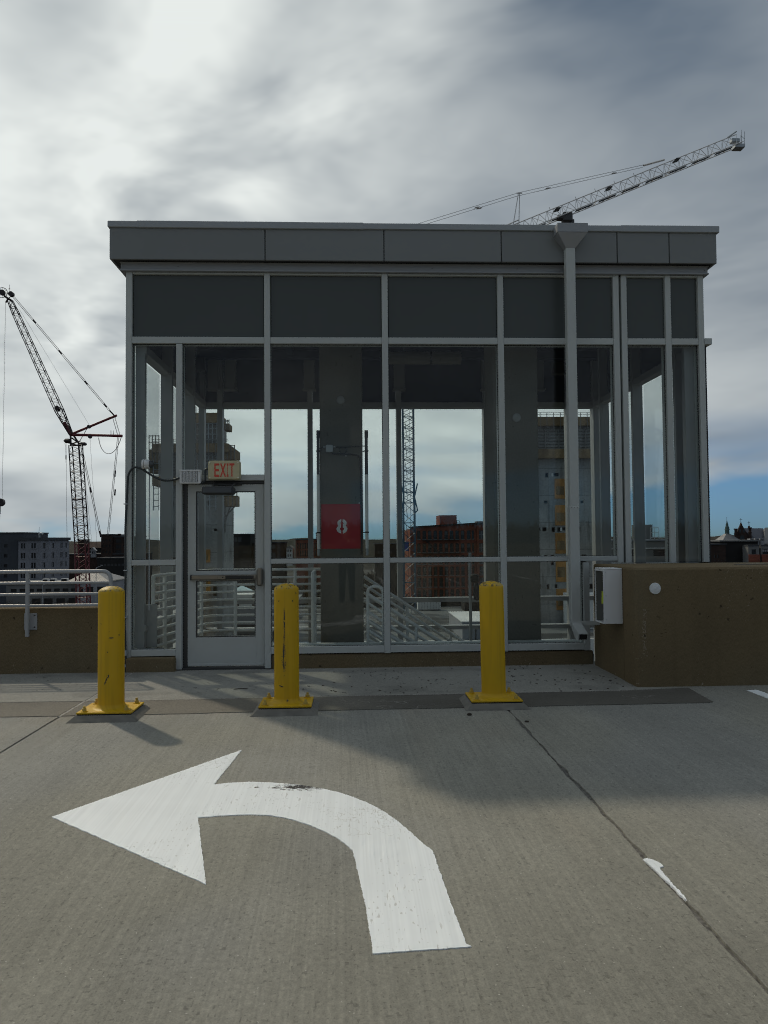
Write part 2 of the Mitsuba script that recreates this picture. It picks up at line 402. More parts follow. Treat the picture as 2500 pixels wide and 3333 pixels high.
def single(name, mesh, m, label, cat=None, group=None, kind=None, smooth=False):
    key = thing(name, label, cat, group, kind)
    scene[key] = mikit.ply(mesh, 'mat_' + m, smooth=smooth)
    return key


BF = np.array([[0, 2, 1], [1, 2, 3], [4, 5, 6], [5, 7, 6], [0, 1, 4], [1, 5, 4], [2, 6, 3], [3, 6, 7], [0, 4, 2], [2, 4, 6], [1, 3, 5], [3, 7, 5]])


def bx(x0, x1, y0, y1, z0, z1):
    v = np.array([[x, y, z] for z in (z0, z1) for y in (y0, y1) for x in (x0, x1)], float)
    return trimesh.Trimesh(v, BF, process=False)


def cb(x0, x1, y0, y1, z0, z1, b=0.004):
    """Box with chamfered edges."""
    b = min(b, (x1 - x0) * 0.45, (y1 - y0) * 0.45, (z1 - z0) * 0.45)
    pts = []
    for sx in (0, 1):
        for sy in (0, 1):
            for sz in (0, 1):
                c = np.array([x1 if sx else x0, y1 if sy else y0, z1 if sz else z0], float)
                s = np.array([-1 if sx else 1, -1 if sy else 1, -1 if sz else 1], float) * b
                for k in range(3):
                    q = c + s
                    q[k] = c[k]
                    pts.append(q)
    return trimesh.convex.convex_hull(np.array(pts))


def hull(pts):
    return trimesh.convex.convex_hull(np.array(pts, float))


def cat(ms):
    return trimesh.util.concatenate(list(ms))


def tube(pts, r, n=10, cap=True):
    """Swept round tube along a polyline."""
    p = np.asarray(pts, float)
    m = len(p)
    t = np.zeros_like(p)
    t[0], t[-1] = p[1] - p[0], p[-1] - p[-2]
    if m > 2:
        d = p[1:] - p[:-1]
        d /= np.linalg.norm(d, axis=1, keepdims=True)
        t[1:-1] = d[1:] + d[:-1]
    t /= np.linalg.norm(t, axis=1, keepdims=True)
    u = np.cross(t[0], [0, 0, 1.0] if abs(t[0][2]) < 0.9 else [1.0, 0, 0])
    u /= np.linalg.norm(u)
    r = np.broadcast_to(r, (m,))
    rings, a = [], np.arange(n) * 2 * np.pi / n
    for i in range(m):
        u = u - t[i] * (u @ t[i])
        u /= np.linalg.norm(u)
        w = np.cross(t[i], u)
        rings.append(p[i] + r[i] * (np.cos(a)[:, None] * u + np.sin(a)[:, None] * w))
    v = np.vstack(rings)
    f = []
    for i in range(m - 1):
        for j in range(n):
            k = (j + 1) % n
            f += [[i * n + j, i * n + k, (i + 1) * n + k], [i * n + j, (i + 1) * n + k, (i + 1) * n + j]]
    if cap:
        v = np.vstack([v, p[0], p[-1]])
        for j in range(n):
            k = (j + 1) % n
            f += [[m * n, k, j], [m * n + 1, (m - 1) * n + j, (m - 1) * n + k]]
    return trimesh.Trimesh(v, np.array(f), process=False)


def bar(p0, p1, r, n=4):
    return tube([p0, p1], r, n, cap=n > 4)


def fillet(pts, r, n=5):
    """Rounds the corners of a polyline."""
    p = [np.asarray(q, float) for q in pts]
    out = [p[0]]
    for i in range(1, len(p) - 1):
        a, b = p[i - 1] - p[i], p[i + 1] - p[i]
        ra = min(r, np.linalg.norm(a) * 0.49, np.linalg.norm(b) * 0.49)
        q0, q1 = p[i] + a / np.linalg.norm(a) * ra, p[i] + b / np.linalg.norm(b) * ra
        for k in range(n + 1):
            s = k / n
            out.append((1 - s) ** 2 * q0 + 2 * s * (1 - s) * p[i] + s * s * q1)
    out.append(p[-1])
    return out


def lathe(profile, x, y, n=32, tilt=(0.0, 0.0)):
    pr = np.array(profile, float)
    a = np.arange(n) * 2 * np.pi / n
    v = np.concatenate([np.stack([r * np.cos(a), r * np.sin(a), np.full(n, z)], 1) for r, z in pr])
    v[:, 0] += x + v[:, 2] * tilt[0]
    v[:, 1] += y + v[:, 2] * tilt[1]
    f = []
    for i in range(len(pr) - 1):
        for j in range(n):
            k = (j + 1) % n
            f += [[i * n + j, i * n + k, (i + 1) * n + k], [i * n + j, (i + 1) * n + k, (i + 1) * n + j]]
    return trimesh.Trimesh(v, np.array(f), process=False)


def prism(poly, z0, z1):
    """shapely polygon extruded upwards."""
    gs = getattr(poly, 'geoms', [poly])
    ms = []
    for g in gs:
        m = trimesh.creation.extrude_polygon(g, z1 - z0, engine='earcut')
        m.apply_translation([0, 0, z0])
        ms.append(m)
    return cat(ms)


def upright(poly, y0, y1):
    """shapely polygon in x, z extruded from y0 to y1."""
    ms = []
    for g in getattr(poly, 'geoms', [poly]):
        m = trimesh.creation.extrude_polygon(g, y1 - y0, engine='earcut')
        v = np.array(m.vertices)
        ms.append(trimesh.Trimesh(np.stack([v[:, 0], y0 + v[:, 2], v[:, 1]], 1), np.array(m.faces)[:, ::-1], process=False))
    return cat(ms)


def quad_xz(x0, x1, z0, z1, y):
    return trimesh.Trimesh([[x0, y, z0], [x1, y, z0], [x1, y, z1], [x0, y, z1]], [[0, 1, 2], [0, 2, 3]], process=False)


def quad_yz(x, y0, y1, z0, z1):
    return trimesh.Trimesh([[x, y0, z0], [x, y1, z0], [x, y1, z1], [x, y0, z1]], [[0, 1, 2], [0, 2, 3]], process=False)


def disc_dome(c, r, h, axis=(0, -1, 0), n=28):
    """Shallow dome fixed to a wall, bulging along the axis."""
    pr = [(r, 0), (r, h * 0.45), (r * 0.94, h * 0.7), (r * 0.55, h * 0.93), (0.2 * r, h), (0.19 * r, h * 1.15), (0.0001, h * 1.2)]
    m = lathe(pr, 0, 0, n)
    R = trimesh.geometry.align_vectors([0, 0, 1], axis)
    m.apply_transform(R)
    m.apply_translation(c)
    return m


def rough_edge(x, y0, y1, amp, step, seed):
    ys = np.arange(y0, y1 + step * 0.5, step)
    n = meshkit.fbm(np.stack([ys * 6.0, 0 * ys + seed, 0 * ys], -1), 4, seed) - 0.5
    return [(x + 2 * amp * a, yy) for yy, a in zip(ys, n)]


# ---------------------------------------------------------------- the deck and its concrete
deck = thing('parking_deck', 'broom finished grey concrete roof deck with straight joints', kind='structure')
JA, JB = 1.362, -2.518
ea_l = rough_edge(JA - 0.012, -4, 7.42, 0.016, 0.02, 3)
ea_r = rough_edge(JA + 0.012, -4, 7.42, 0.016, 0.02, 9)
eb_l = rough_edge(JB - 0.010, -4, 7.42, 0.003, 0.06, 5)
eb_r = rough_edge(JB + 0.010, -4, 7.42, 0.003, 0.06, 6)
Y0, Y1 = -40.0, 7.42
part(deck, 'concrete_slab', prism(Polygon([(-36, Y0), (JB - 0.010, Y0)] + eb_l + [(-36, Y1)]), -0.28, 0.0), 'deck')
part(deck, 'concrete_slab', prism(Polygon([(JB + 0.010, Y0), (JA - 0.012, Y0)] + ea_l + eb_r[::-1]), -0.28, 0.0), 'deck')
part(deck, 'concrete_slab', prism(Polygon([(JA + 0.012, Y0), (40, Y0), (40, Y1)] + ea_r[::-1]), -0.28, 0.0), 'deck')
part(deck, 'joint_sealant', bx(JA - 0.05, JA + 0.05, Y0, Y1, -0.1, -0.009), 'sealant')
part(deck, 'joint_sealant', bx(JB - 0.03, JB + 0.03, Y0, Y1, -0.1, -0.007), 'sealant')
part(deck, 'deck_underside', bx(-36, 40, Y0, 9.2, -0.6, -0.29), 'column')

land = thing('landing', 'rougher grey concrete landing in front of the glass tower', kind='structure')
part(land, 'concrete_slab', prism(Polygon([(-36, 7.42), (JB - 0.012, 7.42), (JB - 0.012, 9.3), (-36, 9.3)]), -0.28, 0.0), 'landing')
part(land, 'concrete_slab', prism(Polygon([(JB + 0.012, 7.42), (2.95, 7.42), (2.95, 9.3), (JB + 0.012, 9.3)]), -0.28, 0.0), 'landing')
part(land, 'concrete_slab', prism(Polygon([(2.9505, 7.42), (40, 7.42), (40, 9.3), (2.9505, 9.3)]), -0.28, -0.001), 'deck')
part(land, 'joint_sealant', bx(JB - 0.03, JB + 0.03, 7.42, 9.0, -0.1, -0.004), 'pale_sealant')

# the smooth patch strip that runs under the bollards
near = [(-36, 6.74)] + [(x, 6.785 + 0.03 * (x + 3) / 2.0 * (x > -1.2) * 0.9 + 0.004 * math.sin(x * 7)) for x in np.arange(-3.2, 3.27, 0.2)]
near = [(x, min(y, 6.90)) for x, y in near]
far = [(x, 7.36 + 0.02 * (x + 3) + 0.006 * math.sin(x * 5 + 1)) for x in np.arange(-3.3, 2.9, 0.25)]
strip_l = Polygon([p for p in near if p[0] < JB - 0.014] + [(JB - 0.014, 6.78), (JB - 0.014, 7.37)] + [(-36, 7.34)])
strip_r = Polygon([(JB + 0.014, 6.78)] + [p for p in near if p[0] > JB + 0.02] + [(3.27, 6.90), (3.33, 7.56), (2.90, 7.50)] + [p for p in far if p[0] > JB + 0.02][::-1] + [(JB + 0.014, 7.37)])
st = thing('patch_strip', 'smooth darker concrete strip running under the three bollards', kind='structure')
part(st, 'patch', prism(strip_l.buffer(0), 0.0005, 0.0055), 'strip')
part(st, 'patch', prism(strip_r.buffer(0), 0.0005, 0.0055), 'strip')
part(st, 'sealant_line', prism(Polygon([(JB - 0.010, 6.76), (JB + 0.010, 6.76), (JB + 0.010, 7.40), (JB - 0.010, 7.40)]), -0.01, 0.004), 'pale_sealant')
fl = [(x, y) for x, y in far]
part(st, 'sealant_line', prism(shapely.LineString([p for p in fl if p[0] > JB + 0.1]).buffer(0.006), 0.0, 0.0075), 'pale_sealant')

# painted marks
AR = [(-1.644, 4.317), (-0.797, 5.597), (-0.857, 4.821), (-0.76, 4.846), (-0.667, 4.856), (-0.57, 4.848), (-0.474, 4.825), (-0.377, 4.795), (-0.281, 4.753), (-0.186, 4.697),
      (-0.092, 4.626), (-0.011, 4.545), (0.069, 4.445), (0.13, 4.353), (0.183, 4.25), (0.236, 4.130), (0.283, 4.0), (0.345, 3.817), (0.378, 3.74), (0.382, 3.668), (0.398, 3.181), (0.415, 2.881),
      (0.430, 2.862), (0.068, 2.834), (0.052, 3.124), (0.024, 3.46), (-0.005, 3.764), (-0.048, 3.861), (-0.10, 3.95), (-0.16, 4.028), (-0.235, 4.112), (-0.313, 4.181), (-0.39, 4.235),
      (-0.47, 4.269), (-0.56, 4.283), (-0.655, 4.281), (-0.75, 4.272), (-0.841, 4.256), (-0.646, 3.439)]
ap = Polygon(AR)
ap = Polygon([tuple(np.array(q) + 0.005 * (rng.random(2) - 0.5)) for q in ap.segmentize(0.02).exterior.coords[:-1]])
single('turn_arrow', prism(ap, 0.0, 0.004), 'paint', 'large white left turn arrow painted on the concrete deck', 'road marking')
single('parking_line', prism(Polygon([(3.84, 7.40), (3.95, 7.40), (3.95, 4.6), (3.84, 4.6)]), -0.001, 0.004), 'paint', 'white painted line end beside the brown wall at the right edge', 'road marking')
sm = Polygon([(1.345, 3.575), (1.372, 3.59), (1.405, 3.545), (1.412, 3.50), (1.384, 3.48), (1.379, 3.40), (1.376, 3.32), (1.378, 3.25), (1.376, 3.19), (1.370, 3.165), (1.366, 3.22), (1.364, 3.30), (1.360, 3.38), (1.358, 3.45), (1.352, 3.52)])
sm = Polygon([tuple(np.array(q) + 0.006 * (rng.random(2) - 0.5)) for q in sm.segmentize(0.012).exterior.coords[:-1]])
single('paint_smear', prism(sm, -0.006, 0.004), 'paint', 'short white smear of paint lying in the right deck joint', 'paint smear')

# ---------------------------------------------------------------- walls of the deck
pl = thing('parapet_wall', 'low tan concrete parapet with tube railing left of the tower', 'wall')
part(pl, 'wall_body', cb(-36, -2.70, 9.0, 9.22, -0.3, 0.745, 0.012), 'parapet')
pr_ = thing('parapet_wall', 'tall tan concrete parapet with white disc right of the tower', 'wall')
part(pr_, 'wall_body', cb(2.86, 40, 8.02, 9.02, -0.28, 1.192, 0.015), 'parapet')
part(pr_, 'corner_block', cb(2.85, 40, 7.65, 8.012, -0.28, 1.194, 0.022), 'parapet')
part(pr_, 'top_slot', bx(4.25, 6.2, 8.33, 8.40, 1.190, 1.197), 'dark_metal')
part(pr_, 'wall_body', cb(4.42, 40, 9.025, 9.4, -0.28, 1.18, 0.012), 'parapet')
for nm, x0, x1, y0, y1, lab in (('parapet_wall', -36, 40, -40.3, -40.0, 'far concrete parapet behind the photographer at the end of the deck'),
                                ('parapet_wall', -36.3, -36, -40.3, 9.2, 'concrete parapet along the left side of the deck'),
                                ('parapet_wall', 40, 40.3, -40.3, 9.0, 'concrete parapet along the right side of the deck')):
    w = thing(nm, lab, 'wall')
    part(w, 'wall_body', cb(x0, x1, y0, y1, -0.3, 1.1, 0.02), 'parapet')
gar = thing('parking_garage', 'concrete parking garage that carries the roof deck', 'building')
part(gar, 'wall', bx(-36.2, 40.2, -40.2, 9.1, -27, -0.61), 'column')

ck = thing('concrete_curb', 'short tan concrete curb under the left pane of the tower', 'curb')
part(ck, 'curb_body', cb(-2.60, -2.045, 8.975, 9.16, -0.05, 0.160, 0.012), 'parapet')
ck = thing('concrete_curb', 'long tan concrete curb under the glass right of the door', 'curb')
part(ck, 'curb_body', cb(-0.945, 2.86, 9.07, 9.25, -0.05, 0.163, 0.012), 'parapet')

# railing on the left parapet
rl = thing('tube_railing', 'grey four rail tube railing on the tan parapet left of the tower', 'railing')
zs = [1.165, 1.037, 0.908, 0.780]
top = fillet([(-34, 8.93, zs[0]), (-2.755, 8.93, zs[0]), (-2.755, 8.93, zs[3]), (-2.95, 8.93, zs[3])], 0.12, 7)
top = [q for q in top]
part(rl, 'top_rail', tube(fillet([(-34, 8.93, zs[0]), (-2.755, 8.93, zs[0]), (-2.755, 8.93, zs[3] - 0.02)], 0.11, 7), 0.0235, 12), 'rail_grey', smooth=50)
for z in zs[1:]:
    part(rl, 'rail', tube([(-34, 8.93, z), (-2.76, 8.93, z)], 0.0175, 10), 'rail_grey', smooth=50)
for x in [-3.69, -5.2, -6.7, -8.2]:
    part(rl, 'post', tube([(x, 8.93, 0.43), (x, 8.93, zs[0])], 0.0235, 12), 'rail_grey', smooth=50)
    pt = part(rl, 'base_plate', cb(x - 0.06, x + 0.085, 8.985, 8.999, 0.50, 0.69, 0.003), 'rail_grey')
    part(pt, 'bolt', cat([lathe([(0.009, 0), (0.009, 0.012), (0.001, 0.013)], 0, 0, 8).apply_transform(trimesh.transformations.rotation_matrix(math.pi / 2, [1, 0, 0])).apply_translation([x + 0.06, 8.986, z]) for z in (0.53, 0.665)]), 'dark_metal')

# ---------------------------------------------------------------- the glass stair tower
tw = thing('stair_tower', 'glass stair tower with grey metal roof band on the garage roof', 'stair tower')
XL, XR, YF, YB = -2.635, 4.285, 9.05, 13.12
GY = YF + 0.055                       # glass line of the front
mul = [(-2.635, -2.565), (-1.02, -0.95), (0.375, 0.447), (1.765, 1.836), (3.172, 3.243), (3.271, 3.339), (3.811, 3.880), (4.215, 4.285)]
ZT = 4.672
for i, (a, b) in enumerate(mul):
    z0 = {0: 0.0, 1: 0.012, 4: 1.205, 5: 1.20, 6: 1.20, 7: 1.20}.get(i, 0.168)
    part(tw, 'mullion', cb(a, b, YF, YF + 0.16, z0, ZT, 0.003), 'alu')
part(tw, 'mullion', cb(-2.05, -1.98, YF + 0.001, YF + 0.16, 0.012, 3.822, 0.003), 'alu')
part(tw, 'mullion', cb(2.752, 2.822, YF + 0.002, YF + 0.16, 0.168, 1.206, 0.003), 'alu')
part(tw, 'gap_seal', bx(3.243, 3.271, YF + 0.09, YF + 0.12, 1.2, ZT), 'black')
bays = [(-2.565, -1.02), (-0.95, 0.375), (0.447, 1.765), (1.836, 3.172), (3.339, 3.811), (3.880, 4.215)]


def transom(x0, x1, z0, z1, dy=0.004):
    part(tw, 'transom', cb(x0 + 0.0015, x1 - 0.0015, YF + dy, YF + 0.15, z0, z1, 0.003), 'alu')


for i, (a, b) in enumerate(bays):
    dz = 0.004 if i < 2 else 0.0
    transom(a, b, 3.828, 3.905)
    transom(a, b, 4.652, ZT)
    part(tw, 'spandrel_panel', cb(a + 0.008, b - 0.008, GY - 0.012, GY + 0.012, 3.910, 4.648, 0.002), 'spandrel')
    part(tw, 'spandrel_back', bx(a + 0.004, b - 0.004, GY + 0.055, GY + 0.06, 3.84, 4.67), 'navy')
part(tw, 'transom', cb(4.285, 4.372, YF - 0.012, YF + 0.15, 3.83, 3.905, 0.003), 'alu')
part(tw, 'corner_cover', bx(4.289, 4.325, YF + 0.05, YF + 0.20, 1.0, 3.826), 'black')


def pane(x0, x1, z0, z1, y=GY):
    q = rng.uniform(-0.002, 0.002, 4)          # no pane sits perfectly flat in its frame
    part(tw, 'glass_pane', trimesh.Trimesh([[x0, y + q[0], z0], [x1, y + q[1], z0], [x1, y + q[2], z1], [x0, y + q[0] - q[1] + q[2], z1]], [[0, 1, 2], [0, 2, 3]], process=False), 'glass')


def gasket(x0, x1, z0, z1, y=GY, t=0.006):
    o, i = sbox(x0, z0, x1, z1), sbox(x0 + t, z0 + t, x1 - t, z1 - t)
    part(tw, 'gasket', upright(o.difference(i), y - 0.010, y + 0.010), 'dark_metal')


# left bay
transom(-2.565, -2.05, 1.220, 1.285)
transom(-2.565, -2.05, 0.170, 0.245)
for x0, x1, z0, z1 in [(-2.565, -2.05, 0.245, 1.220), (-2.565, -2.05, 1.285, 3.828),
                       (-0.95, 0.375, 0.255, 1.226), (-0.95, 0.375, 1.283, 3.828),
                       (0.447, 1.765, 0.255, 1.226), (0.447, 1.765, 1.283, 3.828),
                       (1.836, 2.752, 0.255, 1.226), (1.836, 3.172, 1.283, 3.828),
                       (3.339, 3.811, 1.20, 3.828), (3.880, 4.215, 1.20, 3.828),
                       (-1.98, -1.02, 2.272, 3.828)]:
    pane(x0, x1, z0, z1)
    gasket(x0, x1, z0, z1)
transom(-0.95, 0.375, 1.226, 1.283)
transom(0.447, 1.765, 1.226, 1.283)
transom(1.836, 3.172, 1.226, 1.283)
transom(-0.95, 0.375, 0.176, 0.255)
transom(0.447, 1.765, 0.176, 0.255)
transom(1.836, 2.752, 0.176, 0.255)
transom(-1.98, -1.02, 2.207, 2.272)
part(tw, 'inner_sill', cb(-0.95, 2.75, YF + 0.17, YF + 0.30, 0.18, 0.262, 0.004), 'alu')
part(tw, 'sill_gap', bx(-0.94, 2.75, YF + 0.06, YF + 0.10, 0.150, 0.176), 'black')
part(tw, 'threshold', cb(-1.985, -1.015, YF + 0.02, YF + 0.26, -0.01, 0.026, 0.004), 'dark_metal')

# door
part(tw, 'door_jamb', cb(-1.978, -1.930, YF + 0.07, YF + 0.19, 0.026, 2.205, 0.003), 'dark_metal')
part(tw, 'door_jamb', cb(-1.035, -1.022, YF + 0.07, YF + 0.19, 0.026, 2.205, 0.003), 'alu')
part(tw, 'door_head', cb(-1.978, -1.022, YF + 0.06, YF + 0.19, 2.172, 2.205, 0.003), 'dark_metal')
dY = YF + 0.075
door = numbered(tw + '__door')
used.discard(door)
leaf = sbox(-1.926, 0.036, -1.038, 2.165)
g1, g2 = sbox(-1.832, 1.148, -1.135, 2.085), sbox(-1.832, 0.372, -1.135, 1.035)
part(tw, 'door', upright(leaf.difference(g1).difference(g2), dY, dY + 0.05), 'alu')
door = tw + '__door'
for g in (g1, g2):
    x0, z0, x1, z1 = g.bounds
    part(door, 'glass', quad_xz(x0, x1, z0, z1, dY + 0.025), 'glass')
    part(door, 'glass_stop', upright(g.difference(sbox(x0 + 0.012, z0 + 0.012, x1 - 0.012, z1 - 0.012)), dY + 0.006, dY + 0.044), 'dark_metal')
part(door, 'bottom_panel', cb(-1.835, -1.13, dY - 0.003, dY - 0.0005, 0.075, 0.36, 0.001), 'alu')
part(door, 'sweep', cb(-1.92, -1.045, dY - 0.012, dY - 0.001, 0.038, 0.066, 0.003), 'alu')
part(door, 'push_bar', cb(-1.872, -1.105, dY - 0.075, dY - 0.014, 1.045, 1.102, 0.008), 'bronze')
part(door, 'push_pad', cb(-1.565, -1.118, dY - 0.086, dY - 0.072, 1.050, 1.097, 0.006), 'bronze')
part(door, 'pad_insert', cb(-1.475, -1.145, dY - 0.091, dY - 0.084, 1.055, 1.092, 0.012), 'black')
part(door, 'lock_dot', cb(-1.512, -1.496, dY - 0.090, dY - 0.084, 1.066, 1.082, 0.006), 'black')
part(door, 'latch_case', cb(-1.112, -1.046, dY - 0.105, dY - 0.002, 0.970, 1.180, 0.016), 'bronze')
part(door, 'bar_end', cb(-1.885, -1.866, dY - 0.078, dY - 0.004, 1.040, 1.106, 0.006), 'dark_metal')
part(door, 'hinge_line', bx(-1.930, -1.9275, dY - 0.004, dY + 0.04, 0.04, 2.16), 'black')
part(door, 'stile_line', bx(-1.1335, -1.132, dY - 0.0015, dY + 0.001, 0.04, 0.37), 'dark_metal')
part(tw, 'door_closer', cb(-1.62, -1.29, YF + 0.03, YF + 0.072, 2.150, 2.196, 0.006), 'dark_metal')
part(tw, 'closer_arm', bar((-1.60, YF + 0.02, 2.185), (-1.28, YF + 0.015, 2.175), 0.009, 6), 'dark_metal')

# roof
yF = 8.90
joints = [-2.78, -0.99, 0.40, 1.79, 3.18, 3.81, 4.385]
ZF0, ZF1 = 4.770, 5.150
part(tw, 'roof_slab', bx(-2.76, 4.365, yF + 0.03, YB + 0.24, ZF0 + 0.012, 5.10), 'dark_metal')
for a, b in zip(joints[:-1], joints[1:]):
    part(tw, 'fascia_panel', cb(a + (0.006 if a > -2.7 else 0), b - (0.006 if b < 4.3 else 0), yF, yF + 0.028, ZF0, ZF1, 0.003), 'panel')
for x0, x1 in ((-2.78, -2.755), (4.36, 4.385)):
    for y0, y1 in ((yF + 0.03, 10.35), (10.36, 11.8), (11.81, YB + 0.25)):
        part(tw, 'fascia_panel', cb(x0, x1, y0, y1, ZF0, ZF1, 0.003), 'panel')
part(tw, 'fascia_panel', cb(-2.78, 4.385, YB + 0.25, YB + 0.275, ZF0, ZF1, 0.003), 'panel')
cops = [-2.80, -2.47, 0.15, 3.22, 4.405]
for i, (a, b) in enumerate(zip(cops[:-1], cops[1:])):
    o = 0.004 * (i % 2)
    part(tw, 'coping', cb(a, b + 0.01, yF - 0.022 - o, yF + 0.35, ZF1 - 0.012 - o, 5.212 + o, 0.006), 'coping')
part(tw, 'coping', cb(-2.80, -2.45, yF + 0.36, YB + 0.3, ZF1 - 0.012, 5.21, 0.006), 'coping')
part(tw, 'coping', cb(4.05, 4.405, yF + 0.36, YB + 0.3, ZF1 - 0.012, 5.21, 0.006), 'coping')
part(tw, 'coping', cb(-2.44, 4.04, YB, YB + 0.3, ZF1 - 0.012, 5.208, 0.006), 'coping')
part(tw, 'trim_channel', cat([cb(-2.692, 4.335, 9.0, 9.052, 4.672, 4.690, 0.002), cb(-2.685, 4.328, 9.018, 9.05, 4.690, 4.765, 0.002), cb(-2.692, 4.335, 9.0, 9.05, 4.763, 4.775, 0.002)]), 'trim')
for x in (-2.02, 0.98, 2.0, 4.29):
    part(tw, 'trim_screw', lathe([(0.006, 0), (0.006, 0.004), (0.0005, 0.005)], 0, 0, 8).apply_transform(trimesh.transformations.rotation_matrix(math.pi / 2, [1, 0, 0])).apply_translation([x, 9.018, 4.728]), 'dark_metal')
for x0, x1 in ((-2.692, -2.64), (4.29, 4.335)):
    part(tw, 'trim_channel', bx(x0, x1, 9.054, YB + 0.2, 4.672, 4.775), 'trim')
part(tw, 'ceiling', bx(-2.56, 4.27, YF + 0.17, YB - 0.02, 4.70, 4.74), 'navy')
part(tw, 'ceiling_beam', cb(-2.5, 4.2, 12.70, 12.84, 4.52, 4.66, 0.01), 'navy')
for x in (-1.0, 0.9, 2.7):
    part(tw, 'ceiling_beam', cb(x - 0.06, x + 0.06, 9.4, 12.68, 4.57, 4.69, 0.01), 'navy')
part(tw, 'air_duct', tube([(0.55, 12.0, 4.36), (1.74, 12.0, 4.36)], 0.10, 16), 'column', smooth=40)
part(tw, 'air_duct', tube([(1.25, 12.0, 4.36), (1.28, 12.0, 4.36)], 0.108, 16), 'dark_metal', smooth=40)
for x in (-2.30, -2.02, -0.70, 0.82, 2.32, 3.2):
    part(tw, 'ceiling_bracket', cb(x - 0.09, x + 0.09, 12.86, 12.98, 4.05, 4.66, 0.01), 'grey_wall')
    part(tw, 'bracket_flange', cb(x - 0.11, x + 0.11, 12.84, 13.0, 4.02, 4.048, 0.004), 'grey_wall')
part(tw, 'junction_box', cb(-2.47, -2.32, 12.2, 12.3, 4.2, 4.42, 0.01), 'dark_metal')
part(tw, 'junction_box', cb(3.25, 3.5, 12.2, 12.3, 4.15, 4.35, 0.01), 'dark_metal')

# back wall
ZB = -6.0
bm = [(-2.56, -2.47), (-2.25, -2.165), (-0.735, -0.655), (0.77, 0.855), (2.265, 2.365), (3.70, 3.79), (4.16, 4.27)]
for a, b in bm:
    part(tw, 'mullion', cb(a, b, YB - 0.16, YB + 0.04, ZB, 4.67, 0.003), 'dimmed_alu')
for (a0, a), (b, b1) in zip(bm[:-1], bm[1:]):
    for z0, z1 in ((3.745, 3.84), (0.435, 0.510), (-0.03, 0.035), (-1.6, -1.53), (-3.4, -3.3)):
        part(tw, 'transom', cb(a + 0.001, b - 0.001, YB - 0.12, YB + 0.035, z0, z1, 0.003), 'dimmed_alu')
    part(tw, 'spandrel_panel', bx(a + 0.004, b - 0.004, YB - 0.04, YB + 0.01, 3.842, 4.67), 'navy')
    for z0, z1 in ((0.51, 3.745), (0.035, 0.435), (-1.53, -0.03), (-3.3, -1.6)):
        part(tw, 'glass_pane', quad_xz(a, b, z0, z1, YB - 0.03), 'glass')
# side walls
for side, x_in, x_out, dirn, ys in (('l', -2.565, -2.63, 1, (10.42, 11.90)), ('r', 4.30, 4.325, -1, (9.60, 11.09, 12.57))):
    edge = [9.21] + [y for y in ys] + [YB - 0.16]
    for y in ys:
        xa, xb = sorted((x_in, x_in + dirn * 0.155))
        part(tw, 'mullion', cb(xa, xb, y - 0.0, y + 0.07, ZB, 4.67, 0.003), 'dimmed_alu')
    xg = x_in - dirn * 0.012
    for y0, y1 in zip(edge[:-1], edge[1:]):
        ya = y0 + (0.07 if y0 in ys else 0)
        xa, xb = sorted((x_in, x_in + dirn * 0.13))
        for z0, z1 in ((3.745, 3.84), (0.435, 0.51), (-0.03, 0.035)):
            part(tw, 'transom', cb(xa, xb, ya + 0.001, y1 - 0.001, z0, z1, 0.003), 'dimmed_alu')
        xa, xb = sorted((x_in, x_in + dirn * 0.02))
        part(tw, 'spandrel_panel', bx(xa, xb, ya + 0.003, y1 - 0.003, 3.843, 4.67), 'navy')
        if side == 'r' and y0 < 9.3:
            part(tw, 'side_panel', bx(xa, xb, ya, y1, ZB, 3.743), 'grey_wall')
        else:
            part(tw, 'glass_pane', quad_yz(xg, ya, y1, -3.3, 3.745), 'glass')
part(tw, 'corner_post', cb(-2.562, -2.455, YF + 0.162, YF + 0.25, -0.2, 4.67, 0.004), 'dimmed_alu')
part(tw, 'corner_post', cb(4.10, 4.285, YF + 0.162, YF + 0.25, -0.2, 4.67, 0.004), 'dimmed_alu')
part(tw, 'kick_plate', cb(-2.55, -2.33, 9.32, 9.34, 0.24, 0.75, 0.003), 'dimmed_alu')

# inside: floor, columns, stair
part(tw, 'floor_slab', bx(-2.56, 0.22, 9.215, 11.08, -0.25, 0.006), 'landing')
part(tw, 'floor_slab', bx(0.2205, 2.7, 9.215, 9.52, -0.25, 0.004), 'landing')
cl = part(tw, 'column', cb(-0.425, 0.155, 10.4, 10.98, -6, 4.70, 0.012), 'column')
cr = part(tw, 'column', cb(1.795, 2.375, 9.62, 10.2, -6, 4.70, 0.012), 'column')
part(tw, 'mid_landing', bx(3.3, 4.28, 9.9, 13.0, -2.5, -2.25), 'landing')
for i in range(13):
    part(tw, 'stair_tread', bx(0.24 + i * 0.255, 0.24 + i * 0.255 + 0.29, 9.99, 11.0, -0.17 * (i + 1) - 0.04, -0.17 * (i + 1)), 'landing')
SL = 0.17 / 0.255
for y in (9.94, 11.02):
    part(tw, 'stringer', hull([(0.22, y, 0.02), (0.22, y, -0.30), (3.5, y, -0.30 - 3.28 * SL), (3.5, y, 0.02 - 3.28 * SL), (0.22, y + 0.05, 0.02), (0.22, y + 0.05, -0.30), (3.5, y + 0.05, -0.30 - 3.28 * SL), (3.5, y + 0.05, 0.02 - 3.28 * SL)]), 'rail_white')

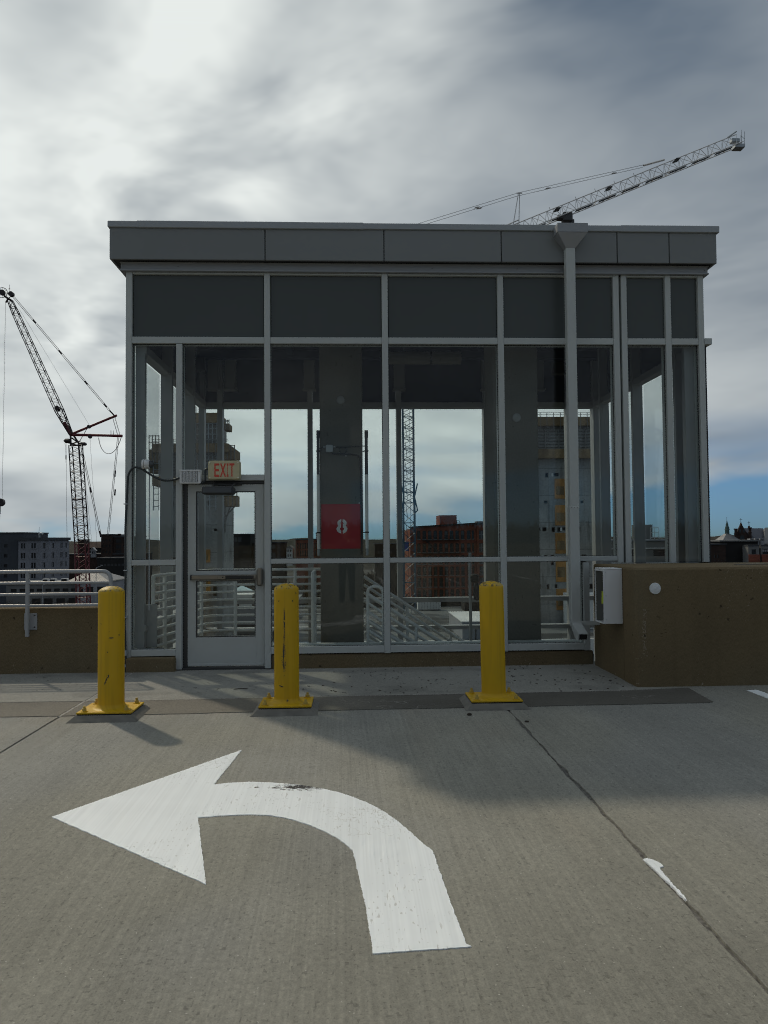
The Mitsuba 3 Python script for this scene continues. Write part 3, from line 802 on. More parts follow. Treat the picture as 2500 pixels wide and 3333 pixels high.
# guardrails: separate things that stand on the landing and on the stair
gz = [1.085, 0.975, 0.875, 0.775, 0.668, 0.555, 0.445, 0.340, 0.235]
gr = thing('stair_railing', 'white many rail tube guard along the stairwell behind the door', 'railing')
for i, z in enumerate(gz):
    pts = fillet([(-2.385, 9.36, z), (-2.06, 10.92, z), (-1.90, 11.02, z), (-0.28, 11.02, z)], 0.14, 4)
    part(gr, 'top_rail' if i == 0 else 'rail', tube(pts, 0.021 if i == 0 else 0.017, 10), 'rail_white', smooth=50)
for x, y in ((-2.385, 9.36), (-2.32, 9.66), (-2.09, 10.80), (-1.655, 11.02), (-0.81, 11.02)):
    part(gr, 'post', tube([(x, y, 0.0), (x, y, gz[0])], 0.024, 10), 'rail_white', smooth=50)
gr = thing('stair_railing', 'white closed loop railing end standing left of the inner column', 'railing')
part(gr, 'loop', tube(fillet([(-0.50, 9.86, 0.0), (-0.50, 9.86, 1.075), (-0.50, 10.36, 1.085), (-0.50, 10.36, 0.0)], 0.10, 6), 0.024, 10), 'rail_white', smooth=50)
for z in gz[1:]:
    part(gr, 'rail', tube([(-0.50, 9.87, z), (-0.50, 10.35, z)], 0.016, 8), 'rail_white', smooth=50)


def sloped(label, y, x0, ztop, x1, n, loop):
    t = thing('stair_railing', label, 'railing')
    if loop:
        part(t, 'loop', tube(fillet([(x0, y, -0.1), (x0, y, ztop + 0.07), (x0 + 0.10, y, ztop + 0.11), (x0 + 0.2, y, ztop + 0.06), (x0 + 0.2, y, -0.2)], 0.07, 5), 0.022, 10), 'rail_white', smooth=50)
    for i in range(n):
        a = ztop - i * 0.115
        part(t, 'top_rail' if i == 0 else 'rail', tube([(x0, y, a), (x1, y, a - (x1 - x0) * SL)], 0.026 if i == 0 else 0.021, 10), 'rail_white', smooth=50)
    for x in np.arange(x0 + 0.62, x1, 0.62):
        part(t, 'post', tube([(x, y, ztop - (x - x0) * SL), (x, y, ztop - (x - x0) * SL - 1.05)], 0.022, 10), 'rail_white', smooth=50)


sloped('nearer white sloping stair railing with rounded end right of the inner column', 9.90, 0.20, 0.80, 3.4, 7, True)
sloped('farther white sloping stair railing going down behind the nearer one', 11.05, 0.17, 0.97, 3.4, 8, False)

# things on the inner columns
fs = thing('level_sign', 'dark red painted square with stencilled number 8 on the inner column', 'sign')
part(fs, 'panel', cb(-0.41, 0.140, 10.394, 10.3985, 1.380, 1.985, 0.001), 'red_paint')


def eight(cx, cz, h):
    s = h / 2.0
    a = affinity.scale(shapely.Point(0, 0.46).buffer(1, 32), 0.64, 0.56)
    b = affinity.scale(shapely.Point(0, -0.42).buffer(1, 32), 0.74, 0.60)
    a, b = affinity.translate(affinity.scale(shapely.Point(0, 0).buffer(1, 32), 0.65, 0.56), 0, 0.44), affinity.translate(affinity.scale(shapely.Point(0, 0).buffer(1, 32), 0.75, 0.62), 0, -0.38)
    w = a.union(b)
    w = w.difference(affinity.translate(affinity.scale(shapely.Point(0, 0).buffer(1, 24), 0.22, 0.17), 0, 0.43)).difference(affinity.translate(affinity.scale(shapely.Point(0, 0).buffer(1, 24), 0.29, 0.24), 0, -0.37))
    w = w.difference(sbox(-0.115, -2, 0.115, 2)).difference(sbox(-0.13, -0.2, 0.13, 0.3))
    return affinity.translate(affinity.scale(w, s, s, origin=(0, 0)), cx, cz)


part(fs, 'numeral', upright(eight(-0.131, 1.683, 0.192), 10.391, 10.3945), 'numeral')
for key, x, lab in (('tube_light', -0.445, 'slim metal tube fixture on the left side of the inner column'), ('tube_light', 0.205, 'slim metal tube fixture on the right side of the inner column')):
    t = thing(key, lab, 'light fixture')
    part(t, 'housing', tube([(x, 10.36, 2.38), (x, 10.36, 2.88)], 0.021, 12), 'dark_metal', smooth=50)
    part(t, 'cap', tube([(x, 10.36, 2.88), (x, 10.36, 2.98)], [0.024, 0.024], 12), 'black', smooth=50)
    part(t, 'tube', tube([(x, 10.36, 1.38), (x, 10.36, 2.38)], 0.0225, 14), 'steel', smooth=50)
    part(t, 'end_piece', tube([(x, 10.36, 1.29), (x, 10.36, 1.38)], 0.020, 12), 'galv', smooth=50)
    for z in (1.60, 2.70):
        part(t, 'clamp', tube([(x, 10.36, z - 0.008), (x, 10.36, z + 0.008)], 0.030, 12), 'black', smooth=50)
        part(t, 'clamp_arm', bar((x, 10.36, z), (-0.43 if x < 0 else 0.16, 10.42, z), 0.007, 6), 'black')
jb = thing('junction_box', 'small grey junction box with cables on the inner column above the number', 'junction box')
part(jb, 'box', cb(-0.342, -0.245, 10.345, 10.398, 2.685, 2.782, 0.004), 'galv')
for x in (-0.362, -0.225):
    part(jb, 'gland', tube([(x - 0.014, 10.37, 2.758), (x + 0.014, 10.37, 2.758)], 0.012, 10), 'galv')
part(jb, 'cable', tube([(-0.21, 10.375, 2.757), (-0.1, 10.378, 2.752), (0.0, 10.376, 2.762), (0.19, 10.37, 2.768)], 0.006, 8), 'cable', smooth=50)
part(jb, 'cable', tube([(-0.375, 10.375, 2.757), (-0.41, 10.37, 2.74), (-0.435, 10.37, 2.74)], 0.006, 8), 'cable', smooth=50)
aa = np.linspace(0.6, 2 * math.pi + 1.2, 30)
part(jb, 'cable_coil', tube([(-0.112 + 0.045 * math.cos(t), 10.382 - 0.006 * t / 6, 2.712 + 0.046 * math.sin(t)) for t in aa], 0.0055, 8), 'cable', smooth=50)
part(jb, 'conduit', tube(fillet([(-0.265, 10.375, 2.69), (-0.24, 10.375, 2.665), (0.02, 10.378, 2.655), (0.118, 10.378, 2.635), (0.128, 10.378, 2.4), (0.130, 10.378, 1.30)], 0.07, 6), 0.0095, 8), 'dark_metal', smooth=50)
for x, z in ((-0.072, 2.64), (0.105, 1.995)):
    part(jb, 'strap', cb(x - 0.008, x + 0.008, 10.385, 10.397, z - 0.008, z + 0.008, 0.002), 'white_metal')
for c, r, lab in (((-0.14, 10.399, 3.40), 0.055, 'faint round disc high on the left inner column'), ((2.10, 9.619, 3.03), 0.055, 'faint round disc high on the right inner column'), ((3.052, 7.649, 0.985), 0.058, 'round white disc fixed to the tan wall at the right')):
    single('wall_disc', disc_dome(c, r, 0.022), 'disc_dimmed' if 'faint' in lab else 'frost', lab, 'disc', smooth=35)
fe = thing('pipe_stand', 'dark standpipe with valve seen behind the right column edge', 'pipe')
part(fe, 'pipe', tube([(1.68, 10.9, -2), (1.68, 10.9, 1.3)], 0.022, 10), 'galv', smooth=50)
part(fe, 'valve', cb(1.68, 1.80, 10.82, 10.92, 0.88, 1.0, 0.02), 'dark_metal')
part(fe, 'valve_body', lathe([(0.001, 0.62), (0.045, 0.64), (0.045, 0.84), (0.02, 0.88), (0.001, 0.89)], 1.77, 10.88, 14), 'dark_metal', smooth=40)

# ---------------------------------------------------------------- downspout on the front of the tower
ds = tw
hp = hull([(2.415, 8.72, 5.17), (2.775, 8.72, 5.17), (2.415, 8.898, 5.17), (2.775, 8.898, 5.17), (2.415, 8.72, 5.065), (2.775, 8.72, 5.065), (2.415, 8.898, 5.065), (2.775, 8.898, 5.065)])
hb = hull([(2.418, 8.723, 5.062), (2.772, 8.723, 5.062), (2.418, 8.898, 5.062), (2.772, 8.898, 5.062), (2.532, 8.79, 4.90), (2.640, 8.79, 4.90), (2.532, 8.89, 4.90), (2.640, 8.89, 4.90)])
sp = part(ds, 'downspout', cat([cb(2.532, 2.640, 8.79, 8.89, 1.86, 4.905, 0.006), cb(2.524, 2.636, 8.785, 8.893, 0.52, 1.868, 0.006)]), 'alu')
part(sp, 'hopper', cat([hp, hb]), 'trim')
part(sp, 'outlet', hull([(2.528, 8.785, 0.53), (2.632, 8.785, 0.53), (2.528, 8.89, 0.53), (2.632, 8.89, 0.53), (2.545, 8.60, 0.42), (2.655, 8.60, 0.42), (2.545, 8.62, 0.345), (2.655, 8.62, 0.345), (2.545, 8.74, 0.36), (2.64, 8.74, 0.36)]), 'alu')
part(sp, 'outlet_mouth', hull([(2.556, 8.597, 0.414), (2.645, 8.597, 0.414), (2.556, 8.613, 0.354), (2.645, 8.613, 0.354), (2.60, 8.63, 0.385)]), 'black')
part(sp, 'strap', cb(2.50, 2.845, 8.778, 8.784, 0.495, 0.545, 0.002), 'alu')
part(sp, 'strap_return', cb(2.800, 2.858, 8.785, 8.80, 0.495, 0.545, 0.002), 'alu')
for x in (2.545, 2.58, 2.618):
    part(sp, 'rivet', lathe([(0.004, 0), (0.004, 0.003), (0.0005, 0.004)], 0, 0, 8).apply_transform(trimesh.transformations.rotation_matrix(math.pi / 2, [1, 0, 0])).apply_translation([x, 8.7848, 1.852]), 'dark_metal')

# ---------------------------------------------------------------- things mounted round the door
ex = thing('exit_sign', 'cream exit sign with red letters above the glass door', 'sign')
part(ex, 'frame', cb(-1.665, -1.290, 8.968, 9.045, 2.208, 2.432, 0.018), 'cream')
part(ex, 'face', cb(-1.655, -1.300, 8.962, 8.970, 2.218, 2.422, 0.012), 'cream')
lx = -1.588
for ch, wd in (('E', 0.056), ('X', 0.066), ('I', 0.018), ('T', 0.058)):
    g = meshkit.text_mesh(ch, 0.16, 0.002, bold=True)
    v = np.array(g.vertices)
    v[:, 0] = (v[:, 0] - v[:, 0].min()) / np.ptp(v[:, 0]) * wd
    v[:, 1] = (v[:, 1] - v[:, 1].min()) / np.ptp(v[:, 1]) * 0.158
    v = np.stack([lx + v[:, 0], 8.9615 - v[:, 2], 2.241 + v[:, 1]], 1)
    part(ex, 'letter', trimesh.Trimesh(v, g.faces, process=False), 'red_letter')
    lx += wd + 0.011
for x in (-1.640, -1.315):
    for z in (2.233, 2.407):
        part(ex, 'screw', lathe([(0.006, 0), (0.006, 0.004), (0.0005, 0.005)], 0, 0, 8).apply_transform(trimesh.transformations.rotation_matrix(math.pi / 2, [1, 0, 0])).apply_translation([x, 8.9618, z]), 'steel')
part(ex, 'cable', tube(fillet([(-1.665, 9.0, 2.34), (-1.70, 8.99, 2.33), (-1.695, 8.99, 2.25), (-1.70, 8.99, 2.19), (-1.76, 8.99, 2.165)], 0.03, 5), 0.012, 8), 'cable', smooth=50)
vt = thing('door_blower', 'small white louvred box on the mullion left of the exit sign', 'louvre box')
part(vt, 'box', cb(-1.985, -1.745, 8.955, 9.045, 2.165, 2.325, 0.006), 'white_plastic')
part(vt, 'recess', bx(-1.965, -1.775, 8.953, 8.956, 2.182, 2.308), 'black')
for i in range(21):
    x = -1.962 + i * 0.0088
    part(vt, 'louvre', cb(x, x + 0.0048, 8.946, 8.954, 2.182, 2.308, 0.001), 'white_plastic')
part(vt, 'cover_rail', cb(-1.985, -1.745, 8.944, 8.956, 2.309, 2.325, 0.002), 'white_plastic')
fd = thing('flood_light', 'black bar floodlight hanging under the exit sign over the door', 'lamp')
part(fd, 'housing', cb(-1.715, -1.355, 8.86, 9.05, 2.035, 2.125, 0.016), 'dark_metal')
part(fd, 'lens', cb(-1.695, -1.375, 8.845, 8.862, 2.045, 2.112, 0.008), 'lens')
part(fd, 'bracket', bar((-1.60, 8.97, 2.12), (-1.60, 9.02, 2.18), 0.012, 6), 'dark_metal')
part(fd, 'bracket', bar((-1.40, 8.97, 2.12), (-1.36, 9.02, 2.17), 0.012, 6), 'dark_metal')
cam = thing('security_camera', 'white dome security camera mounted on the left pane of the tower', 'camera')


def xlathe(pr, x, y, z, n=20):
    m = lathe(pr, 0, 0, n)
    m.apply_transform(trimesh.transformations.rotation_matrix(math.pi / 2, [0, 1, 0]))
    m.apply_translation([x, y, z])
    return m


part(cam, 'body', xlathe([(0.001, 0), (0.050, 0.002), (0.058, 0.012), (0.058, 0.055), (0.054, 0.06), (0.054, 0.082), (0.046, 0.088), (0.001, 0.09)], -2.425, 9.0, 2.395), 'white_plastic', smooth=40)
part(cam, 'dome', xlathe([(0.046, 0.086), (0.044, 0.105), (0.034, 0.125), (0.018, 0.136), (0.0005, 0.140)], -2.425, 9.0, 2.395), 'lens', smooth=True)
part(cam, 'ring', xlathe([(0.0595, 0.028), (0.0595, 0.033)], -2.425, 9.0, 2.395), 'dark_metal', smooth=40)
part(cam, 'mount', bar((-2.36, 9.05, 2.35), (-2.36, 9.0, 2.36), 0.012, 8), 'dark_metal')
part(cam, 'conduit', tube([(-2.355, 9.055, 0.7), (-2.355, 9.055, 2.34)], 0.006, 8), 'galv')
cabl = thing('power_cable', 'black cable running up the left tower corner and across to the louvred box', 'cable')
part(cabl, 'cable', tube(fillet([(-2.612, 9.02, 0.24), (-2.628, 9.02, 0.6), (-2.615, 9.02, 1.15), (-2.622, 9.02, 1.6), (-2.60, 9.02, 2.12), (-2.588, 9.01, 2.29), (-2.52, 9.0, 2.37), (-2.43, 8.985, 2.345), (-2.30, 9.0, 2.255), (-2.19, 9.02, 2.205), (-2.09, 9.025, 2.208), (-1.98, 9.02, 2.24)], 0.09, 6), 0.0125, 10), 'cable', smooth=50)
part(cabl, 'conduit', tube([(-2.612, 9.0, 0.0), (-2.612, 9.0, 0.24)], 0.019, 10), 'dark_metal', smooth=50)
part(cabl, 'coupling', tube([(-2.612, 9.0, 0.19), (-2.612, 9.0, 0.25)], 0.027, 10), 'galv', smooth=50)
part(cabl, 'coupling', tube([(-2.612, 9.0, 0.06), (-2.612, 9.0, 0.09)], 0.025, 10), 'galv', smooth=50)
for z in (0.62, 1.16, 1.93):
    part(cabl, 'clip', cb(-2.638, -2.595, 9.004, 9.05, z, z + 0.012, 0.002), 'galv')

# cabinet on the tan wall
cabn = thing('wall_cabinet', 'white metal wall cabinet with glass front on the side of the tan wall', 'cabinet')
X0, X1, CY0, CY1, CZ0, CZ1 = 2.662, 2.858, 8.04, 8.33, 0.590, 1.170
part(cabn, 'side', cb(X0 + 0.004, X1, CY0, CY0 + 0.012, CZ0, CZ1 - 0.008, 0.003), 'white_metal')
part(cabn, 'side', cb(X0 + 0.004, X1, CY1 - 0.012, CY1, CZ0, CZ1 - 0.008, 0.003), 'white_metal')
part(cabn, 'top', cb(X0, X1, CY0 - 0.004, CY1 + 0.004, CZ1 - 0.008, CZ1 + 0.006, 0.003), 'white_metal')
part(cabn, 'bottom', cb(X0 + 0.004, X1, CY0 + 0.013, CY1 - 0.013, CZ0, CZ0 + 0.012, 0.003), 'white_metal')
part(cabn, 'back', bx(X1 - 0.006, X1 - 0.001, CY0 + 0.013, CY1 - 0.013, CZ0 + 0.013, CZ1 - 0.01), 'grey_wall')  # grey instead of white: the shade inside is put into its colour
for y0 in (CY0 + 0.0125, CY1 - 0.0145):
    part(cabn, 'shade_sheet', bx(X0 + 0.006, X1 - 0.007, y0, y0 + 0.002, CZ0 + 0.013, CZ1 - 0.01), 'grey_wall')  # added grey sheets that paint the white case dark inside
m = upright(sbox(CY0, CZ0, CY1, CZ1 - 0.009).difference(sbox(CY0 + 0.014, CZ0 + 0.016, CY1 - 0.014, CZ1 - 0.026)), X0 - 0.006, X0 + 0.003)
m = trimesh.Trimesh(np.array(m.vertices)[:, [1, 0, 2]], np.array(m.faces)[:, ::-1], process=False)
part(cabn, 'front_frame', m, 'white_metal')
part(cabn, 'glass', quad_yz(X0 - 0.001, CY0 + 0.012, CY1 - 0.012, CZ0 + 0.014, CZ1 - 0.024), 'clear')
for z in (0.635, 0.885, 1.135):
    part(cabn, 'screw', lathe([(0.006, 0), (0.006, 0.004), (0.0005, 0.005)], 0, 0, 8).apply_transform(trimesh.transformations.rotation_matrix(math.pi / 2, [1, 0, 0])).apply_translation([X0 + 0.02, CY0, z]), 'galv')
single('safety_cover', hull([(2.668, 8.07, 0.80), (2.76, 8.07, 0.80), (2.668, 8.155, 0.80), (2.76, 8.155, 0.80), (2.672, 8.078, 0.93), (2.75, 8.078, 0.93), (2.672, 8.145, 0.93), (2.75, 8.145, 0.93)]), 'lime', 'bright lime cover standing inside the glass fronted wall cabinet', 'cover')


# ---------------------------------------------------------------- bollards
def bollard(x, y, label, tilt, plate_rot=0.0):
    t = thing('bollard', label, 'bollard', 'yellow steel bollards in front of the glass tower')
    p = 0.229
    mort = hull([(x - 0.29, y - 0.265, 0.001), (x + 0.285, y - 0.255, 0.001), (x + 0.28, y + 0.25, 0.001), (x - 0.285, y + 0.25, 0.001), (x - 0.232, y - 0.212, 0.048), (x + 0.232, y - 0.212, 0.048), (x + 0.232, y + 0.212, 0.048), (x - 0.232, y + 0.212, 0.048)])
    part(t, 'mortar_bed', mort, 'mortar')
    part(t, 'shim', cb(x - 0.224, x + 0.224, y - 0.197, y + 0.197, 0.044, 0.058, 0.003), 'black')
    part(t, 'base_plate', cb(x - p, x + p, y - 0.20, y + 0.20, 0.058, 0.072, 0.003), 'yellow')
    prof = [(0.152, 0.0722), (0.128, 0.080), (0.1185, 0.094), (0.1125, 0.105), (0.110, 0.118)] + [(0.110, z) for z in np.linspace(0.2, 1.05, 8)] + [(0.1075, 1.073), (0.099, 1.085), (0.078, 1.099), (0.045, 1.111), (0.0005, 1.117)]
    part(t, 'post', lathe(prof, x - 0.5 * tilt[0], y, 48, tilt), 'yellow', smooth=40)
    for sx in (-1, 1):
        for sy in (-1, 1):
            bxx, byy = x + sx * 0.175, y + sy * 0.155
            b = part(t, 'anchor_nut', lathe([(0.019, 0.078), (0.019, 0.098), (0.013, 0.101), (0.012, 0.101)], bxx, byy, 6), 'rust_bolt')
            part(t, 'washer', lathe([(0.030, 0.072), (0.030, 0.078), (0.012, 0.0785)], bxx, byy, 16), 'yellow')
            part(t, 'anchor_rod', lathe([(0.011, 0.10), (0.011, 0.118), (0.0005, 0.119)], bxx, byy, 10), 'rust_bolt')


bollard(-2.085, 6.78, 'leftmost yellow bollard, beside the left tower corner', (-0.002, 0.0))
bollard(-0.585, 6.90, 'middle yellow bollard with a long dark scrape down its front', (0.0, 0.0))
bollard(1.275, 6.98, 'rightmost yellow bollard, in front of the stairs', (-0.012, 0.0))
# ---------------------------------------------------------------- small litter on the landing
single('twig', tube([(-1.20, 7.86, 0.004), (-1.12, 7.88, 0.007), (-1.06, 7.87, 0.004)], 0.004, 6), 'bark', 'thin dark twig on the landing between the left and middle bollards', 'twig')
single('pebble', trimesh.creation.icosphere(1, 0.018).apply_scale([1.2, 0.8, 0.7]).apply_translation([0.99, 6.55, 0.010]), 'bark', 'small dark pebble on the deck left of the right bollard', 'pebble')
single('pebble', trimesh.creation.icosphere(1, 0.012).apply_scale([1.5, 1.0, 0.7]).apply_translation([1.42, 6.28, 0.006]), 'bark', 'tiny dark pebble beside the deck joint behind the arrow', 'pebble')
lit = []
for i in range(150):
    x, y = rng.uniform(-0.9, 2.8), rng.uniform(7.5, 9.0)
    if x < 1.9 and rng.random() < 0.45:
        continue
    m = trimesh.creation.icosphere(0, rng.uniform(0.004, 0.011)).apply_scale([1.4, 1.0, 0.5])
    m.apply_translation([x, y, 0.003])
    lit.append(m)
single('leaf_litter', cat(lit), 'bark', 'scattered dark crumbs and leaf bits on the landing', kind='stuff')

# ---------------------------------------------------------------- deck behind the camera (mirrored in the glass)
for i in range(6):
    x = -4.2 + i * 2.6
    single('parking_line', prism(sbox(x, -13.0, x + 0.11, -7.6), -0.001, 0.004), 'paint', 'white parking bay line on the deck behind the photographer', 'road marking', 'bay lines on the deck behind')
for x, y in ((-3.0, -14.0), (-3.1, -25.0)):
    t = thing('parking_lamp', 'grey parking lamp with one arm, %s of two behind the photographer' % ('nearer' if y > -20 else 'farther'), 'lamp post')
    part(t, 'pole', lathe([(0.09, 0.0), (0.055, 5.9), (0.001, 5.92)], x, y, 12), 'galv', smooth=40)
    part(t, 'lamp_head', cb(x, x + 0.95, y - 0.16, y + 0.16, 5.82, 5.96, 0.03), 'galv')
    part(t, 'base', lathe([(0.28, 0), (0.28, 0.5), (0.001, 0.5)], x, y, 16), 'column')

# ---------------------------------------------------------------- the land around
single('ground', bx(-1000, 1000, -400, 1000, -30, -27), 'city_ground', 'dark streets and lots far below the garage', kind='structure')


def ridge(y_of, top, seed, az0, az1, R, n=260, jag=2.0):
    """A far ridge along part of the horizon as a ribbon with a rough crest and a deep back."""
    az = np.radians(np.linspace(az0, az1, n))
    s = np.linspace(0, (az1 - az0) * 0.35, n)
    h = top + 5 * (meshkit.fbm(np.stack([s, 0 * s + seed, 0 * s], -1), 4, seed) - 0.5) + jag * (meshkit.fbm(np.stack([s * 9, 0 * s + seed, 0 * s], -1), 3, seed + 1) - 0.5)
    rows = []
    for k, (rr, f) in enumerate(((0.80, 0.0), (0.86, 0.35), (0.93, 0.72), (1.0, 1.0), (1.25, 0.8))):
        z = -28 + (h + 28) * f
        rows.append(np.stack([R * rr * np.sin(az), R * rr * np.cos(az), z], 1))
    v = np.vstack(rows)
    f = []
    for r in range(4):
        for j in range(n - 1):
            a, b = r * n + j, (r + 1) * n + j
            f += [[a, a + 1, b + 1], [a, b + 1, b]]
    return trimesh.Trimesh(v, np.array(f), process=False)


single('far_hills', ridge(0, 2.6, 4, -95, 95, 950, 420, 2.0), 'hill', 'low dark wooded hills along the horizon', kind='structure')
single('rear_hills', ridge(0, 5.0, 8, 93, 267, 300, 420, 5.0), 'hill', 'wooded rise behind the photographer', kind='structure')


def bare_tree(x, y, z0, h, label, seed, group=None, r0=0.16, m='bark', spread=0.55, depth=5):
    r = np.random.default_rng(seed)
    t = thing('bare_tree', label, 'tree', group)
    trunk, tw_ = [], []

    def grow(p, d, ln, rad, k):
        q = p + d * ln
        (trunk if k < 1 else tw_).append(tube([p, q], [rad, rad * 0.7], 5 if k < 2 else 3, cap=False))
        if k >= depth:
            return
        for _ in range(3 if k < 3 else 2):
            e = d + r.normal(0, spread, 3)
            e[2] = abs(e[2]) * 0.6 + 0.25
            grow(p + d * ln * r.uniform(0.7, 1.0), e / np.linalg.norm(e), ln * r.uniform(0.6, 0.8), rad * 0.6, k + 1)
    grow(np.array([x, y, z0], float), np.array([0.02, 0.0, 1.0]), h * 0.3, r0, 0)
    part(t, 'trunk', cat(trunk), m)
    part(t, 'crown', cat(tw_), m)


def brush(name, label, boxes, n, seed, hmin, hmax):
    """Leafless scrub: many thin upright sprays."""
    r = np.random.default_rng(seed)
    ms = []
    for x0, x1, y0, y1, z in boxes:
        for _ in range(n):
            x, y, h = r.uniform(x0, x1), r.uniform(y0, y1), r.uniform(hmin, hmax)
            for _ in range(3):
                dx = r.normal(0, 0.35 * h)
                w = 0.05 * h
                v = [[x - w, y, z], [x + w, y, z], [x + dx * 0.6 + w, y + r.normal(0, 0.4), z + h * 0.6], [x + dx, y + r.normal(0, 0.6), z + h]]
                ms.append(trimesh.Trimesh(v, [[0, 1, 2], [0, 2, 3], [1, 2, 3]], process=False))
    single(name, cat(ms), 'brush', label, kind='stuff')


brush('scrub', 'brown leafless scrub on the slopes beyond the low roofs', [(-62, -28, 200, 310, -27), (-28, 18, 200, 320, -27), (-20, 20, 325, 420, -27)], 900, 3, 4, 13)
brush('rear_woods', 'bare woods on the rise behind the photographer', [(-150, 150, -262, -238, 0)], 900, 6, 3, 9)


# ---------------------------------------------------------------- buildings of the town
def facade(b, x0, x1, y, z0, z1, wins, m, pane='pane', depth=0.35, sill=None, top=None, frame=None):
    """Front wall with real openings, each window a part set back in its opening."""
    w = Polygon(top) if top else sbox(x0, z0, x1, z1)
    for a, c, lo, hi in wins:
        w = w.difference(sbox(a, lo, c, hi))
    part(b, 'wall', upright(w, y, y + depth), m)
    for a, c, lo, hi in wins:
        ww = part(b, 'window', bx(a + 0.02, c - 0.02, y + depth * 0.6, y + depth * 0.85, lo + 0.02, hi - 0.02), pane)
        if frame:
            mid = (lo + hi) / 2
            part(ww, 'frame', cat([bx(a + 0.02, c - 0.02, y + depth * 0.45, y + depth * 0.59, mid - 0.05, mid + 0.05), bx((a + c) / 2 - 0.05, (a + c) / 2 + 0.05, y + depth * 0.4, y + depth * 0.44, lo + 0.02, hi - 0.02)]), frame)
        if sill:
            part(ww, 'sill', bx(a - 0.1, c + 0.1, y - 0.12, y - 0.005, lo - 0.18, lo), sill)


def block(name, label, x0, x1, y0, y1, z0, z1, m, wins=(), roof='roof_edge', pane='pane', sill=None, lip=0.25, frame=None, catg='building', group=None):
    b = thing(name, label, catg, group)
    facade(b, x0, x1, y0, z0, z1, wins, m, pane, 0.35, sill, frame=frame)
    part(b, 'body', bx(x0, x1, y0 + 0.352, y1, z0, z1 - 0.02), m)
    part(b, 'roof', bx(x0 - lip, x1 + lip, y0 - lip, y1 + lip, z1, z1 + 0.35), roof)
    return b


def grid(xs, w, zs, h):
    return [(x, x + w, z, z + h) for z in zs for x in xs]


# left: slate coloured block and the lilac apartment house
slw = [(-107.0 + 0.1, -106.0, z, z + 1.0) for z in (0.0, -3.0, -6.0, -9.1)] + [(-104.8, -103.8, z, z + 1.0) for z in (0.0, -3.0, -6.0, -9.1)]
block('apartment_house', 'dark slate coloured apartment block at the left edge', -140, -99.0, 236.5, 255, -27, 4.25, 'slate_wall', slw)
lb = thing('apartment_house', 'pale lilac apartment house with paired windows left of the red crane', 'apartment house')
zrow = [(-0.37, 1.26), (-3.35, -1.69), (-6.2, -4.6), (-9.2, -7.6)]
lw = [(a, c, lo, hi) for lo, hi in zrow for a, c in ((-99.21, -98.62), (-98.44, -97.9), (-96.14, -95.55), (-95.37, -94.78))]
facade(lb, -99.93, -93.2, 235, -27, 2.1, lw, 'lilac', sill='pale_wall')
part(lb, 'body', bx(-99.93, -93.2, 235.36, 258, -27, 2.0), 'lilac')
# the side that turns away to the right
A0, A1 = np.array([-93.19, 235.0]), np.array([-90.6, 250.0])
dv = (A1 - A0)
Lw = np.linalg.norm(dv)
ang = math.atan2(dv[1], dv[0])
w2 = sbox(0, -27, Lw, 2.1)
wx = [(0.06, 0.15), (0.38, 0.46), (0.70, 0.78), (0.87, 0.94)]
side_w = [(Lw * a, Lw * c, lo, hi) for lo, hi in zrow for a, c in wx]
for a, c, lo, hi in side_w:
    w2 = w2.difference(sbox(a, lo, c, hi))
RM = trimesh.transformations.rotation_matrix(ang, [0, 0, 1])


def turned(mesh):
    mesh.apply_transform(RM)
    mesh.apply_translation([A0[0], A0[1], 0])
    return mesh


part(lb, 'side_wall', turned(upright(w2, 0.0, 0.3)), 'lilac')
for a, c, lo, hi in side_w:
    ww = part(lb, 'window', turned(bx(a + 0.01, c - 0.01, 0.18, 0.25, lo + 0.01, hi - 0.01)), 'pane')
    part(ww, 'frame', turned(bx((a + c) / 2 - 0.12, (a + c) / 2 + 0.12, 0.10, 0.14, lo + 0.02, hi - 0.02)), 'pale_wall')
part(lb, 'roof', hull([(-100.4, 234.4, 2.1), (-92.9, 234.4, 2.1), (-90.0, 250.4, 2.1), (-100.4, 258, 2.1), (-100.4, 234.4, 2.95), (-92.9, 234.4, 2.95), (-90.0, 250.4, 2.95), (-100.4, 258, 2.95)]), 'roof_edge')
part(lb, 'vent', tube([(-95.8, 240, 2.9), (-95.8, 240, 4.0), (-95.2, 240, 4.3), (-94.7, 240, 3.9)], 0.3, 10), 'galv', smooth=50)
part(lb, 'antenna', bar((-96.0, 240, 2.9), (-95.8, 240, 6.2), 0.05, 5), 'galv')

# low white building in front of them
lo_w = [(-82.5 + 2.05 * i, -81.1 + 2.05 * i, -10.5, -9.75) for i in range(8)] + [(-77.5 + 2.9 * i, -75.4 + 2.9 * i, -13.6, -12.1) for i in range(5)]
bl = block('shop_building', 'long low white commercial building behind the railing', -83.6, -66.0, 190, 205, -27, -8.75, 'grey_wall', lo_w, 'pale_roof')
bw = [(-65.6, -64.6, -11.2, -9.3), (-63.9, -62.2, -11.2, -9.3), (-61.3, -59.6, -11.2, -9.3)]
bl2 = block('shop_building', 'white building with a hipped roof behind the red crane foot', -65.95, -58.0, 188, 203, -27, -8.3, 'pale_wall', bw, 'pale_roof', lip=0.1)
part(bl2, 'hip_roof', hull([(-68.2, 187.6, -7.9), (-58.4, 187.6, -7.9), (-68.2, 203, -7.9), (-58.4, 203, -7.9), (-65.6, 193, -5.9), (-63.1, 193, -5.9), (-65.6, 198, -5.9), (-63.1, 198, -5.9)]), 'grey_slate')
